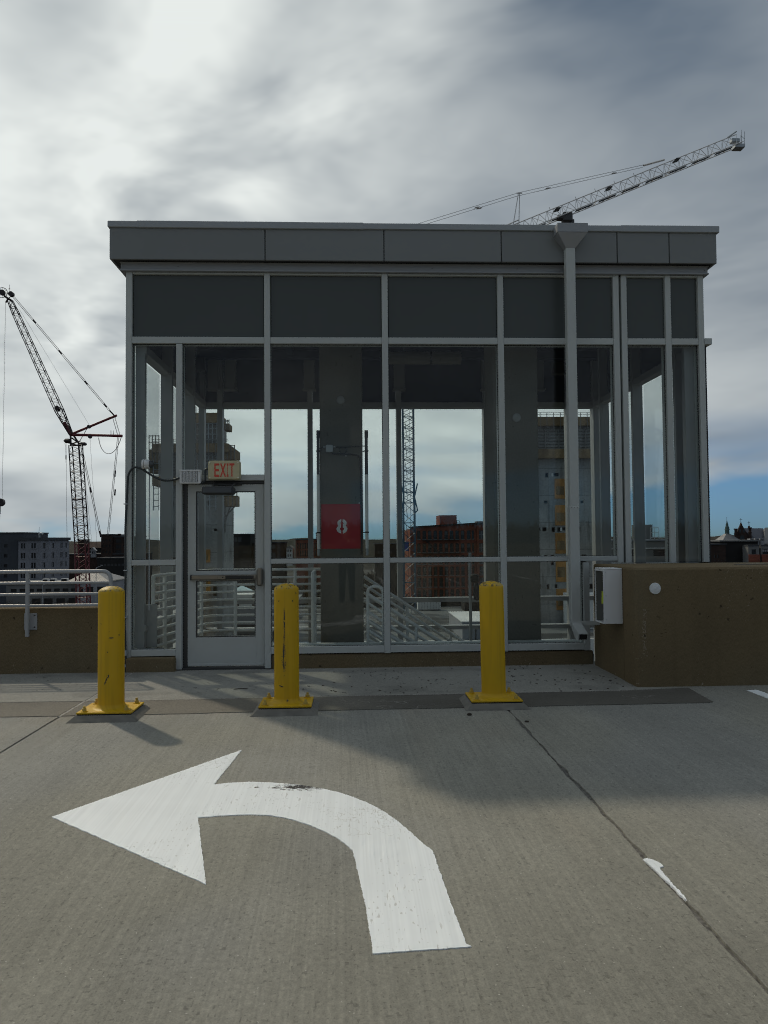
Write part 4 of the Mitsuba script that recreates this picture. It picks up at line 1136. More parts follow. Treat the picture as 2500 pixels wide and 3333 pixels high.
for x0, x1, y, h, lab in ((-74.9, -73.4, 194, 0.8, 'leftmost small rooftop unit on the long low white building'), (-72.1, -70.5, 194, 0.85, 'right hand small rooftop unit on the long low white building'), (-77.4, -76.0, 196, 0.7, 'small rooftop unit at the far left of the long low white building')):
    t = thing('rooftop_unit', lab, 'rooftop unit')
    part(t, 'case', cb(x0, x1, y, y + 1.2, -8.38, -8.40 + h, 0.05), 'white_wall')
    part(t, 'grille', bx(x0 + 0.15, x1 - 0.15, y - 0.03, y - 0.001, -8.25, -8.5 + h), 'dark_wall')
for i, (x, h) in enumerate(((-79.5, 7), (-75.8, 8.5), (-69.5, 8), (-66.5, 7), (-61.5, 6))):
    bare_tree(x, 183, -16.5, h, 'thin bare street tree in front of the low white buildings', 20 + i, 'bare street trees by the low white buildings', 0.10)
for x, z in ((-71.0, -8.4), (-58.9, -4.5)):
    t = thing('street_lamp', ('thin street lamp before the long low white building' if x < -65 else 'tall thin street lamp right of the red crane foot'), 'lamp post')
    part(t, 'pole', tube([(x, 180, -20), (x, 180, z)], 0.07, 6), 'galv')
    part(t, 'arm', tube([(x, 180, z), (x + 1.5, 180, z + 0.6)], 0.06, 6), 'galv')

# dark houses behind the red crane
dk = [(-94.0 + i * 1.1, -93.4 + i * 1.1, -8.4, -7.2) for i in range(6)]
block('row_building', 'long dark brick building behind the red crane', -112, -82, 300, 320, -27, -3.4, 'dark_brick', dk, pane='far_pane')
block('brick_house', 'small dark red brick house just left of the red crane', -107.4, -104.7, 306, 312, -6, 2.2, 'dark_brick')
hb_ = thing('dark_house', 'dark gabled house roof behind the red crane', 'house')
part(hb_, 'body', bx(-110, -96.4, 321, 332, -10, -1.0), 'dark_wall')
part(hb_, 'roof', hull([(-110.4, 320.5, -1.0), (-96, 320.5, -1.0), (-110.4, 332, -1.0), (-96, 332, -1.0), (-109.5, 326, 1.4), (-97, 326, 1.0)]), 'dark_brick')
part(hb_, 'chimney', bx(-100.6, -99.2, 324, 325.4, 0.5, 3.6), 'dark_brick')
part(hb_, 'chimney', bx(-102.6, -101.9, 324, 325.4, 0.3, 3.0), 'dark_brick')
dm = thing('dormer_house', 'small pale gabled dormer house between the crane and the dark block', 'house')
part(dm, 'front', upright(Polygon([(-99.7, -4.4), (-98.0, -4.4), (-98.0, -1.9), (-98.85, -0.9), (-99.7, -1.9)]), 298.4, 298.8), 'pale_wall')
part(dm, 'roof', cat([hull([(-98.85, 298.0, -0.55), (-98.85, 299.9, -0.55), (-100.0, 298.0, -1.9), (-100.0, 299.9, -1.9), (-98.85, 298.0, -0.75), (-98.85, 299.9, -0.75)]), hull([(-98.85, 298.0, -0.55), (-98.85, 299.9, -0.55), (-97.7, 298.0, -1.9), (-97.7, 299.9, -1.9), (-98.85, 298.0, -0.75), (-98.85, 299.9, -0.75)])]), 'white_wall')
part(dm, 'body', bx(-99.65, -98.05, 298.81, 299.9, -4.4, -1.9), 'pale_wall')
for x in (-99.3, -98.65):
    part(dm, 'window', bx(x, x + 0.4, 298.32, 298.39, -3.0, -2.1), 'pane')
bk = [(-95.7 + i * 1.25, -95.0 + i * 1.25, z, z + 0.9) for i in range(3) for z in (1.6, -0.6, -2.8)]
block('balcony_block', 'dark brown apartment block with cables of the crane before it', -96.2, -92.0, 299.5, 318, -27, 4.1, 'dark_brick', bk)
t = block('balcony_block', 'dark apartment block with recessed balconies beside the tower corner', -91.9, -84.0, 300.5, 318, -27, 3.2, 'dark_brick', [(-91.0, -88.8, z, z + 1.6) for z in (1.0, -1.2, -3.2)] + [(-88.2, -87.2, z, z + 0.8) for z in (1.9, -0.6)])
part(t, 'roof_rail', bx(-89.0, -86.5, 301, 301.1, 3.56, 4.1), 'grey_wall')
part(t, 'chimney', bx(-91.6, -90.6, 305, 306, 3.56, 4.6), 'dark_brick')
block('long_shed', 'long dark roofed shed in front of the balcony blocks', -93, -80, 285, 297, -27, -4.6, 'dark_wall', [(-92 + i * 1.3, -91.0 + i * 1.3, -7.4, -6.5) for i in range(8)], pane='far_pane')

# through the door and the next bay
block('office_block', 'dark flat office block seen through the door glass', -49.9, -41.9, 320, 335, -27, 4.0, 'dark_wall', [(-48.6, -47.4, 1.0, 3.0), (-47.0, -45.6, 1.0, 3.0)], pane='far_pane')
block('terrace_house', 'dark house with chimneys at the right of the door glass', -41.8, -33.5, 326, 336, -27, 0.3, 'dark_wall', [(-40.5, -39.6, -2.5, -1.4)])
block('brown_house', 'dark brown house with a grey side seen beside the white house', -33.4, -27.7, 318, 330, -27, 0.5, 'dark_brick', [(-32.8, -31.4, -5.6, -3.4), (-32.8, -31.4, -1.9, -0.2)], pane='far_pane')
wh = thing('white_house', 'small white gabled house beyond the middle left pane', 'house')
part(wh, 'front', upright(Polygon([(-27.0, -9), (-24.5, -9), (-24.5, -1.9), (-25.6, -0.9), (-27.0, -1.6)]), 319, 319.4), 'white_wall')
part(wh, 'body', bx(-26.95, -24.55, 319.42, 330, -9, -1.9), 'white_wall')
part(wh, 'roof', hull([(-27.2, 318.6, -1.6), (-24.3, 318.6, -1.9), (-25.6, 318.6, -0.7), (-27.2, 330, -1.6), (-24.3, 330, -1.9), (-25.6, 330, -0.7)]), 'grey_slate')
for x in (-26.5, -25.5):
    for z in (-3.3, -5.2):
        part(wh, 'window', bx(x, x + 0.5, 318.93, 318.995, z, z + 0.9), 'pane')
bwin = grid([-22.6 + i * 1.02 for i in range(8)], 0.55, (-1.9, -4.9), 2.2)
block('brick_mill', 'dark brick factory with tall narrow windows beyond the middle left pane', -23.3, -14.9, 320, 336, -27, 1.6, 'brick', bwin, sill='dark_brick')
block('brick_mill', 'taller end of a dark brick factory just left of the inner column', -14.8, -8.0, 321, 336, -27, 4.1, 'brick', grid([-14.2 + i * 1.1 for i in range(5)], 0.6, (0.6, -2.5, -5.4), 2.2))

# the big brick mill
ml = thing('brick_mill', 'big red brick mill with rows of arched windows behind the blue crane mast', 'mill')
xs = [20.0 + 1.69 * k for k in range(9)]
zt = [(1.5, 4.1), (-2.46, 0.18), (-6.1, -3.5), (-9.55, -6.9), (-13.1, -10.3), (-16.4, -13.9), (-20.0, -17.5)]
mw = [(x, x + 1.1, lo, hi) for lo, hi in zt for x in xs] + [(x0, x1, lo, hi) for lo, hi in zt for x0, x1 in ((35.4, 36.55), (36.95, 37.6))]
w = Polygon([(17.9, -27), (38.35, -27), (38.35, 6.1), (17.9, 5.0)])
for a, c, lo, hi in mw:
    arch = sbox(a, lo, c, hi - 0.25).union(affinity.scale(shapely.Point((a + c) / 2, hi - 0.25).buffer(1, 6), (c - a) / 2, 0.3))
    w = w.difference(arch)
part(ml, 'wall', upright(w, 235, 235.5), 'brick')
part(ml, 'body', bx(17.9, 38.35, 235.52, 262, -27, 4.7), 'brick')
part(ml, 'cornice', hull([(17.5, 234.6, 4.98), (38.4, 234.6, 6.08), (17.5, 234.6, 5.4), (38.4, 234.6, 6.5), (17.5, 236, 4.98), (38.4, 236, 6.08), (17.5, 236, 5.4), (38.4, 236, 6.5)]), 'dark_brick')
k = 0
for a, c, lo, hi in mw:
    k += 1
    ww = part(ml, 'window', bx(a - 0.05, c + 0.05, 235.32, 235.42, lo - 0.02, hi + 0.1), 'pane')
    part(ww, 'sash', cat([bx(a, c, 235.24, 235.30, (lo + hi) / 2 - 0.06, (lo + hi) / 2 + 0.06)] + [bx(a + 0.05, c - 0.05, 235.22, 235.30, (lo + hi) / 2 + 0.06, hi - 0.15)] * (k % 3 == 0)), 'far_pane')
    part(ww, 'sill', bx(a - 0.1, c + 0.1, 234.85, 234.995, lo - 0.2, lo), 'grey_wall')
part(ml, 'penthouse', bx(27.6, 33.0, 240, 250, 4.7, 9.0), 'brick')
part(ml, 'roof_stair', cat([bar((33.2, 241, 5.8), (33.2, 241, 7.4), 0.05), bar((33.9, 241, 5.8), (33.9, 241, 7.4), 0.05), bar((33.0, 241, 7.3), (34.0, 241, 7.3), 0.05), bar((33.0, 241, 6.7), (34.0, 241, 6.7), 0.05), bar((33.8, 241, 7.3), (34.7, 241, 5.9), 0.06)]), 'dark_metal')
fe_m = []
for z in (1.25, -2.75):
    fe_m += [bx(21.5, 33.2, 233.9, 234.9, z - 0.08, z + 0.02), bar((21.5, 233.9, z + 1.0), (33.2, 233.9, z + 1.0), 0.04)]
    fe_m += [bar((x, 233.9, z), (x, 233.9, z + 1.0), 0.035) for x in np.arange(21.5, 33.3, 0.6)]
fe_m += [bar((22.5, 234.2, 1.2), (26.5, 234.2, -2.7), 0.1), bar((22.9, 234.2, 1.2), (26.9, 234.2, -2.7), 0.1)]
part(ml, 'fire_escape', cat(fe_m), 'dark_metal')
e2 = [(39.0, 40.7, lo, hi) for lo, hi in zt] + [(42.4, 44.0, lo, hi) for lo, hi in zt] + [(46.0, 47.6, lo, hi) for lo, hi in zt]
facade(ml, 38.4, 60, 234.2, -27, 6.4, e2, 'brick', 'far_pane', 0.4, 'grey_wall', frame='pale_wall')
part(ml, 'wing_body', bx(38.4, 60, 234.61, 262, -27, 6.3), 'brick')
part(ml, 'wing_parapet', bx(38.0, 60, 233.9, 234.19, 6.0, 6.5), 'dark_brick')
part(ml, 'roof_box', bx(39.0, 43.0, 238, 242, 6.31, 7.0), 'grey_wall')
tp = thing('tarp_screen', 'bright blue tarp screen hung on a frame beside the crane mast', 'tarp')
part(tp, 'sheet', cb(14.7, 16.6, 225, 225.12, -1.9, 0.85, 0.02), 'tarp')
part(tp, 'frame', cat([bar((x, 225.2, -27), (x, 225.2, 0.9), 0.08) for x in (14.6, 16.7)]), 'dark_metal')
block('dark_shed', 'dark sheds left of the blue crane mast', 9.0, 17.5, 300, 315, -27, -0.3, 'dark_wall', [(10 + i * 1.6, 10.9 + i * 1.6, -4.0, -3.0) for i in range(4)], pane='far_pane')

# low roofs below the tower's back glass
lr = thing('low_building', 'low building with a streaked flat roof below the back glass', 'building')
part(lr, 'wall', bx(-9, 60, 84, 131, -27, -10.05), 'grey_wall')
part(lr, 'roof', bx(-9.1, 60.1, 83.9, 131.1, -10.05, -10.0), 'tar_roof')
part(lr, 'parapet', bx(-9.1, 60.1, 83.6, 83.9, -11.2, -9.55), 'white_wall')
part(lr, 'parapet', bx(-9.1, 60.1, 130.8, 131.1, -10, -9.2), 'dark_wall')
t = thing('roof_shed', 'white flat topped roof shed to the left of the right bollard top', 'roof shed')
part(t, 'wall', bx(12.6, 19.6, 88, 100, -10, -8.05), 'pale_wall')
part(t, 'roof', bx(12.5, 19.7, 87.9, 100.1, -8.05, -7.95), 'white_wall')
t = thing('rooftop_unit', 'long white ribbed rooftop unit behind the stair railing', 'rooftop unit')
part(t, 'case', cb(10.6, 14.3, 124, 126, -9.9, -8.45, 0.08), 'white_wall')
for i in range(8):
    part(t, 'rib', bx(10.75 + i * 0.46, 10.81 + i * 0.46, 123.96, 124.0, -9.8, -8.55), 'pale_wall')
t = thing('rooftop_unit', 'dark grey box on the streaked roof behind the right bollard', 'rooftop unit')
part(t, 'case', cb(17.9, 21.5, 122, 126, -9.99, -8.6, 0.05), 'dark_wall')
part(t, 'lid', cb(17.8, 21.6, 121.9, 126.1, -8.6, -8.45, 0.03), 'grey_wall')
t = thing('white_container', 'white container box at the foot of the right concrete core', 'container')
part(t, 'case', cb(27.5, 31.5, 96, 99.5, -10, -5.6, 0.06), 'white_wall')
part(t, 'seam', bx(28.8, 28.86, 95.96, 95.999, -9.9, -5.8), 'grey_wall')
for x, y in ((13.9, 86.5), (19.0, 122.0), (15.5, 86.0)):
    t = thing('vent_pipe', 'thin dark vent pipe on the streaked flat roof', 'vent pipe', 'vent pipes on the streaked roof')
    part(t, 'pipe', lathe([(0.08, -10), (0.08, -8.9), (0.14, -8.9), (0.12, -8.7), (0.001, -8.7)], x, y, 8), 'dark_metal')
lr = thing('terrace_building', 'pale building with a roof terrace seen through the door', 'building')
part(lr, 'wall', bx(-32, -9.6, 112, 150, -27, -9.05), 'grey_wall')
part(lr, 'roof', bx(-32, -9.6, 111.9, 150, -9.05, -9.0), 'pale_roof')
part(lr, 'parapet', bx(-32, -9.6, 111.5, 111.9, -10.6, -8.3), 'pale_wall')
part(lr, 'parapet', bx(-32, -9.6, 150, 150.4, -9, -8.2), 'grey_wall')
for i in range(7):
    part(lr, 'window', bx(-31 + i * 2.9, -29.4 + i * 2.9, 111.95, 111.99, -14.2, -12.0), 'pane')
block('annex', 'low white annex with a door on the terrace roof', -21.5, -15.0, 116, 124, -9, -6.9, 'white_wall', [(-20.9, -20.2, -8.9, -7.3), (-17.4, -16.9, -8.6, -7.6)], 'white_wall', lip=0.1)
block('annex', 'long pale annex with slots on the terrace roof', -14.6, -9.8, 116, 124, -9, -6.8, 'pale_wall', [(-12.6, -12.3, -8.9, -7.3)], 'grey_wall', lip=0.1)
um = thing('parasol', 'pale blue square parasol on the roof terrace beyond the door', 'parasol')
part(um, 'canopy', hull([(-22.6, 144, -7.9), (-18.9, 144, -7.9), (-22.6, 147.5, -7.9), (-18.9, 147.5, -7.9), (-20.7, 145.7, -6.9), (-22.6, 144, -8.0), (-18.9, 144, -8.0)]), 'umbrella')
part(um, 'pole', bar((-20.7, 145.7, -9), (-20.7, 145.7, -7.9), 0.06, 6), 'galv')
for x, y, lab in ((-25.5, 146, 'dark round table left of the pale blue parasol'), (-22.5, 135, 'dark round table nearer than the pale blue parasol')):
    t = thing('terrace_table', lab, 'table')
    part(t, 'top', lathe([(0.001, -7.95), (1.1, -7.95), (1.1, -8.05), (0.001, -8.05)], x, y, 16), 'dark_metal')
    part(t, 'leg', bar((x, y, -9), (x, y, -8.05), 0.12, 6), 'dark_metal')
t = thing('terrace_chair', 'white terrace chair between the parasol and the door edge', 'chair')
part(t, 'seat', cb(-20.9, -19.9, 141.5, 142.4, -8.55, -8.42, 0.02), 'white_wall')
part(t, 'backrest', cb(-21.05, -20.9, 141.5, 142.4, -8.55, -7.6, 0.02), 'white_wall')
part(t, 'leg_frame', cat([bx(x, x + 0.08, y, y + 0.08, -9, -8.55) for x in (-20.9, -20.0) for y in (141.5, 142.3)]), 'white_wall')
t = thing('rooftop_unit', 'white air unit with a fan on the terrace beyond the middle left pane', 'rooftop unit')
part(t, 'case', cb(-13.6, -11.6, 150.8, 152, -8.99, -7.6, 0.05), 'grey_wall')
part(t, 'fan', lathe([(0.001, -7.6), (0.6, -7.6), (0.6, -7.45), (0.001, -7.45)], -12.6, 151.4, 14), 'dark_metal')

# right of the right bay
rb = block('office_block', 'grey concrete office block seen through the right bay', 50, 70, 150, 170, -27, 0.8, 'grey_wall', [(59.7, 62.0, -2.2, -0.98), (59.7, 62.0, -5.2, -4.0), (55.4, 56.5, -2.2, -0.98), (55.4, 56.5, -5.2, -4.0)], roof='pale_wall')
part(rb, 'stair_box', bx(54.8, 56.2, 155, 158, 1.2, 4.1), 'grey_wall')
part(rb, 'stair_box', bx(58.4, 61.6, 155, 158, 1.2, 4.1), 'grey_wall')
part(rb, 'plant_rack', cat([bar((x, 153, 1.1), (x, 153, 3.5), 0.06) for x in (60.4, 61.2, 62.1)] + [bar((60.4, 153, z), (62.1, 153, z), 0.06) for z in (1.5, 2.5, 3.5)]), 'white_wall')
part(rb, 'floor_band', bx(49.9, 70.1, 149.7, 149.99, -0.75, -0.55), 'white_wall')
part(rb, 'floor_band', bx(49.9, 70.1, 149.7, 149.99, -3.6, -3.4), 'white_wall')

# church and its neighbours at the right edge
ch = thing('church', 'dark brick church with pinnacled gable and slate roof on the right skyline', 'church')
part(ch, 'gable', upright(Polygon([(131.0, -8), (138.6, -8), (136.7, 0.3), (136.3, 1.9), (135.3, 3.3), (134.1, 5.5), (133.8, 6.4), (133.5, 5.5), (132.4, 3.3), (131.5, 1.6)]), 258.5, 259.2), 'dark_brick')
part(ch, 'window', upright(affinity.scale(shapely.Point(133.9, 0.9).buffer(1, 8), 0.8, 1.1), 258.40, 258.49), 'pane')
for x in (133.0, 134.4):
    part(ch, 'window', bx(x, x + 0.5, 258.4, 258.49, 3.0, 4.0), 'pane')
for x, z in ((131.6, 3.9), (136.6, 4.3)):
    part(ch, 'pinnacle', lathe([(0.55, -4), (0.55, z - 1.5), (0.75, z - 1.3), (0.5, z - 1.1), (0.5, z), (0.75, z + 0.1), (0.75, z + 0.4), (0.001, z + 0.45)], x, 258.2, 6), 'dark_brick')
part(ch, 'nave_roof', hull([(134, 259.3, 4.45), (145.5, 266, 4.45), (136.8, 258.6, 0.0), (143.2, 258.6, -2.2), (134, 272, -2), (145, 272, -2), (136.0, 258.6, -2.0)]), 'slate_roof')
part(ch, 'transept_roof', hull([(145.0, 264, 4.6), (156, 264, 5.2), (141.6, 258.4, -1.0), (156, 257, -1.0), (145, 272, -1)]), 'grey_slate')
part(ch, 'nave', bx(131.5, 156, 260, 272, -27, -2.1), 'dark_brick')
part(ch, 'dormer', hull([(147.8, 256.4, 1.0), (149.6, 256.4, 1.0), (148.7, 256.4, 4.0), (148.7, 260, 2.2), (147.8, 258, 1.0), (149.6, 258, 1.0)]), 'dark_brick')
for x, y, z in ((133.8, 258.8, 6.4), (138.3, 262, 5.4)):
    part(ch, 'cross', cat([bar((x, y, z - 0.3), (x, y, z + 1.5), 0.07), bar((x - 0.45, y, z + 0.95), (x + 0.45, y, z + 0.95), 0.07)]), 'dark_metal')
part(ch, 'finial_base', lathe([(0.5, 4.0), (0.4, 5.0), (0.2, 5.3), (0.001, 5.35)], 138.3, 262, 6), 'dark_brick')
bt = thing('bell_tower', 'pyramid roofed tower with slim green copper spire right of the glass tower', 'church tower')
part(bt, 'roof', hull([(124.6, 255, -1.2), (134.0, 255, -1.2), (124.6, 264, -1.2), (134.0, 264, -1.2), (128.7, 259, 2.6), (129.9, 259, 2.6), (128.7, 260.5, 2.6), (129.9, 260.5, 2.6)]), 'grey_slate')
part(bt, 'body', bx(125.2, 133.4, 255.6, 263.5, -27, -1.25), 'dark_brick')
part(bt, 'lantern', lathe([(0.75, 2.4), (0.75, 3.9), (0.95, 4.0), (0.75, 4.2), (0.65, 4.9), (0.42, 5.4), (0.5, 5.5), (0.30, 6.2), (0.001, 7.4)], 129.3, 259.6, 8), 'copper')
part(bt, 'finial', bar((129.3, 259.6, 7.2), (129.3, 259.6, 8.3), 0.05, 5), 'dark_metal')
block('row_building', 'dark brick row at the foot of the bell tower', 92, 99.6, 201, 215, -27, -0.6, 'dark_brick', [(96.4 + i * 0.85, 96.8 + i * 0.85, -4.1, -3.2) for i in range(2)] + [(96.4 + i * 0.95, 96.9 + i * 0.95, -4.9, -4.6) for i in range(4)], pane='far_pane')
block('flat_building', 'black flat roofed building in front of the church', 99.3, 109.5, 203, 218, -27, 0.25, 'dark_wall', [(102.0, 102.5, -4.1, -3.9), (102.8, 103.4, -4.1, -3.9)], roof='grey_wall', lip=0.7, pane='far_pane')
block('chimney_house', 'small dark house with chimneys left of the bell tower roof', 108 * 0.9, 100.4, 216, 222, -27, 0.35, 'dark_brick', lip=0.1)
fb = block('store_building', 'grey and red brick building with a dark window on the right skyline', 104.7, 107.6, 199, 202, -27, -1.05, 'grey_wall', [(105.6, 106.8, -3.15, -1.85)], lip=0.1)
part(fb, 'brick_base', bx(104.68, 107.62, 198.6, 198.99, -27, -3.2), 'brick')
fb = block('store_building', 'grey and red brick building with triple window at the right picture edge', 108.2, 116, 199, 202, -27, -1.05, 'grey_wall', [(108.5, 110.2, -3.15, -1.75)], lip=0.1)
part(fb, 'brick_base', bx(108.18, 116.02, 198.6, 198.99, -27, -3.2), 'brick')
part(fb, 'window_bar', cat([bx(108.6 + i * 0.55, 108.95 + i * 0.55, 199.05, 199.15, -2.5, -1.95) for i in range(3)]), 'pale_wall')
for i, x in enumerate((107.9, 109.3, 110.7)):
    t = thing('rooftop_unit', ('first', 'second', 'third')[i] + ' white louvred unit from the left on the roof before the church', 'rooftop unit')
    part(t, 'case', cb(x, x + 1.1, 204, 205.5, 0.25 if x < 109 else -0.7, 1.0 if x > 109 else 0.95, 0.04), 'pale_wall')
    part(t, 'louvre', cat([bx(x + 0.1, x + 1.0, 203.95, 203.995, z, z + 0.1) for z in (0.4, 0.6, 0.8)]), 'dark_wall')


# ---------------------------------------------------------------- unfinished concrete cores
def core(label, x0, x1, y, ztop, pockets, woods, seed, steps):
    r = np.random.default_rng(seed)
    t = thing('concrete_core', label, 'unfinished tower')
    w = sbox(x0, -27, x1, ztop - 5.4)
    pk = []
    for z in pockets:
        x = x0 + 0.5
        while x < x1 - 0.7:
            wd, h = r.uniform(0.25, 0.7), r.uniform(0.35, 0.9) * (1.9 if r.random() < 0.15 else 1)
            if r.random() < 0.72:
                pk.append((x, x + wd, z - h, z))
            x += wd + r.uniform(0.2, 0.9)
    pk = [q for q in pk if not any(q[0] < wd[1] + 0.1 and q[1] > wd[0] - 0.1 and q[2] < wd[3] and q[3] > wd[2] for wd in woods)]
    for a, c, lo, hi in pk:
        w = w.difference(sbox(a, lo, c, hi))
    part(t, 'wall', upright(w, y, y + 0.4), 'core')
    part(t, 'body', bx(x0, x1, y + 2.3, y + 9, -27, ztop - 5.4), 'core')
    for xa in (x0, x1 - 0.4):
        part(t, 'side_wall', bx(xa, xa + 0.4, y + 0.401, y + 2.3, -27, ztop - 5.4), 'core')
    for a, c, lo, hi in pk:
        part(t, 'pocket_sill', bx(a, c, y + 0.02, y + 0.39, lo, lo + 0.04), 'core')
        if r.random() < 0.35:
            part(t, 'plate', bx(a - 0.3, a - 0.06, y - 0.06, y - 0.01, hi - 0.5, hi - 0.05), 'white_wall')
    for a, c, lo, hi in woods:
        part(t, 'board', bx(a, c, y - 0.10, y - 0.01, lo, hi), 'plywood')
        part(t, 'board', bx(a + (c - a) * 0.1, a + (c - a) * 0.65, y - 0.16, y - 0.101, lo + (hi - lo) * 0.2, lo + (hi - lo) * 0.62), 'formwork')
    # jump form: two timber decks with a wall of panels between them
    zt_ = ztop
    part(t, 'lower_deck', bx(x0 - 0.8, x1 + 0.8, y - 0.9, y + 9.8, zt_ - 5.5, zt_ - 4.3), 'formwork')
    part(t, 'form_wall', bx(x0 - 0.1, x1 + 0.1, y - 0.1, y + 9.2, zt_ - 4.3, zt_ - 1.2), 'core')
    for z in np.arange(zt_ - 4.0, zt_ - 1.3, 0.42):
        part(t, 'waler', bx(x0 - 0.35, x1 + 0.35, y - 0.32, y - 0.11, z, z + 0.10), 'scaffold')
    for x in np.arange(x0, x1 + 0.1, (x1 - x0) / 5):
        part(t, 'soldier', bx(x - 0.06, x + 0.06, y - 0.45, y - 0.33, zt_ - 4.3, zt_ - 1.2), 'scaffold')
    part(t, 'upper_deck', bx(x0 - 0.8, x1 + 0.8, y - 0.9, y + 9.8, zt_ - 1.2, zt_ - 0.05), 'formwork')
    for a in np.arange(x0 - 0.8, x1 + 0.9, 0.9):
        part(t, 'guard_post', bar((a, y - 0.9, zt_ - 1.6), (a, y - 0.9, zt_ + 0.55), 0.05), 'scaffold')
    part(t, 'guard_rail', cat([bar((x0 - 0.8, y - 0.9, zt_ + h), (x1 + 0.8, y - 0.9, zt_ + h), 0.03) for h in (0.25, 0.5)]), 'scaffold')
    for (a, c, lo, hi) in steps:
        part(t, 'platform', bx(a, c, y - 0.5, y + 2.0, lo, lo + (hi - lo) * 0.62), 'formwork')
        part(t, 'platform_rail', cat([bar((x, y - 0.5, lo), (x, y - 0.5, hi), 0.06) for x in np.linspace(a, c, 4)] + [bar((a, y - 0.5, z), (c, y - 0.5, z), 0.05) for z in (lo + (hi - lo) * 0.8, hi - 0.1)]), 'scaffold')
    return t


PZ = [10.2, 6.5, 2.95, -0.7, -4.6]
core('right hand unfinished concrete core with timber formwork on top', 24.0, 33.0, 101, 17.6, PZ, [(27.0, 28.9, lo, hi) for lo, hi in ((6.75, 9.4), (3.2, 5.9), (-0.55, 2.2), (-4.3, -1.1), (-8, -5.2))], 3, [(32.6, 33.6, 17.0, 18.9)])
tl = core('left hand unfinished concrete core wrapped in scaffold seen through the door bay', -24.9, -16.75, 101, 14.2, [3.1, -0.6, -4.2, 6.7], [(-19.3, -18.4, -1.3, 0.4), (-19.3, -18.4, -5.0, -3.0)], 5, [(-16.6, -15.2, 12.1, 14.0), (-16.6, -14.9, 6.0, 8.2), (-26.2, -24.95, 10.4, 15.3), (-16.6, -15.9, 16.0, 17.3)])
part(tl, 'upper_form', bx(-20.6, -17.1, 101, 106, 14.25, 16.9), 'scaffold')
part(tl, 'upper_deck', bx(-20.9, -17.2, 100.5, 106, 16.92, 18.2), 'formwork')
part(tl, 'upper_frame', cat([bar((x, 100.6, 12.0), (x, 100.6, 17.0), 0.06) for x in np.arange(-20.8, -16.8, 0.55)] + [bar((-20.8, 100.6, z), (-17.0, 100.6, z), 0.06) for z in np.arange(12.6, 17.0, 0.7)]), 'galv')
part(tl, 'hanging_scaffold', cat([bar((x, 100.4, 5.5), (x, 100.4, 12.0), 0.06) for x in (-25.6, -24.9, -20, -19.2, -18.4, -17.6)] + [bar((a, 100.4, z), (c, 100.4, z), 0.05) for z in np.arange(6, 12, 0.8) for a, c in ((-25.6, -24.9), (-20, -17.6))]), 'galv')
part(tl, 'brace', cat([bar((-16.6, 100.9, 4.5), (-15.2, 100.9, 6.0), 0.08), bar((-16.6, 100.9, 3.6), (-15.8, 100.9, 6.0), 0.08), bar((-16.5, 100.9, 2.6), (-16.5, 100.9, 6.0), 0.1)]), 'scaffold')


# ---------------------------------------------------------------- cranes
def lattice(p0, p1, w0, w1, side, n, rc, rd, tri=False):
    """Latticed boom from p0 to p1: chords and zig-zag bracing; side = direction of its width."""
    p0, p1 = np.array(p0, float), np.array(p1, float)
    ax = (p1 - p0) / np.linalg.norm(p1 - p0)
    u = np.array(side, float)
    u -= ax * (u @ ax)
    u /= np.linalg.norm(u)
    v = np.cross(ax, u)
    cs = [(-0.5, -0.5), (0.5, -0.5), (0.5, 0.5), (-0.5, 0.5)] if not tri else [(-0.5, -0.5), (0.5, -0.5), (0.0, 0.5)]

    def at(k, s):
        w = w0 + (w1 - w0) * s
        return p0 + (p1 - p0) * s + w * (cs[k][0] * u + cs[k][1] * v)
    ms = [bar(at(k, 0), at(k, 1), rc) for k in range(len(cs))]
    for i in range(n):
        for k in range(len(cs)):
            a, b = (k, (k + 1) % len(cs)) if i % 2 == 0 else ((k + 1) % len(cs), k)
            ms.append(bar(at(a, i / n), at(b, (i + 1) / n), rd, 3))
            if i % 2 == 0:
                ms.append(bar(at(a, i / n), at(b, i / n), rd, 3))
    return ms, at


# blue and white tower crane behind the tower
tc = thing('tower_crane', 'luffing tower crane with blue lattice mast and long white jib above the roof', 'crane')
CX, CYc = 8.98, 120.0
ms, _ = lattice((CX, CYc, -27), (CX, CYc, 7.2), 1.75, 1.75, (1, 0, 0), 22, 0.11, 0.055)
part(tc, 'mast', cat(ms), 'crane_blue')
ms, _ = lattice((CX, CYc, 7.2), (CX, CYc, 41.0), 1.65, 1.65, (1, 0, 0), 40, 0.10, 0.055)
part(tc, 'upper_mast', cat(ms), 'crane_blue')
ms = [bar((CX + s * 0.5, CYc + 0.2, 10), (CX + s * 0.1 + 0.35, CYc + 0.2, 40), 0.035) for s in (-1, 1)]
part(tc, 'mast_ladder', cat([bar((CX + 0.25, CYc, z), (CX + 0.25, CYc, z + 2.6), 0.03) for z in np.arange(-20, 38, 2.8)] + [bar((CX - 0.5 + 0.001 * i, CYc, 20 - i * 3.2), (CX - 0.2, CYc, 17.4 - i * 3.2), 0.04) for i in range(6)]), 'crane_blue')
part(tc, 'climbing_collar', cat([hull([(CX - 1.15, CYc - 1.0, 7.3), (CX + 1.15, CYc - 1.0, 7.3), (CX - 0.9, CYc - 0.9, 9.6), (CX - 1.3, CYc - 1.0, 7.4)])] * 0 + [bar((CX + s * 0.9, CYc - 0.9, 5.6), (CX + s * 1.25, CYc - 0.9, 6.0), 0.09) for s in (-1, 1)] + [bar((CX + s * 1.3, CYc - 0.9, 5.9), (CX + s * 0.85, CYc - 0.9, 8.0), 0.10) for s in (-1, 1)] + [bar((CX + s * 1.3, CYc - 0.9, 10.2), (CX + s * 0.85, CYc - 0.9, 8.2), 0.10) for s in (-1, 1)]), 'crane_blue')
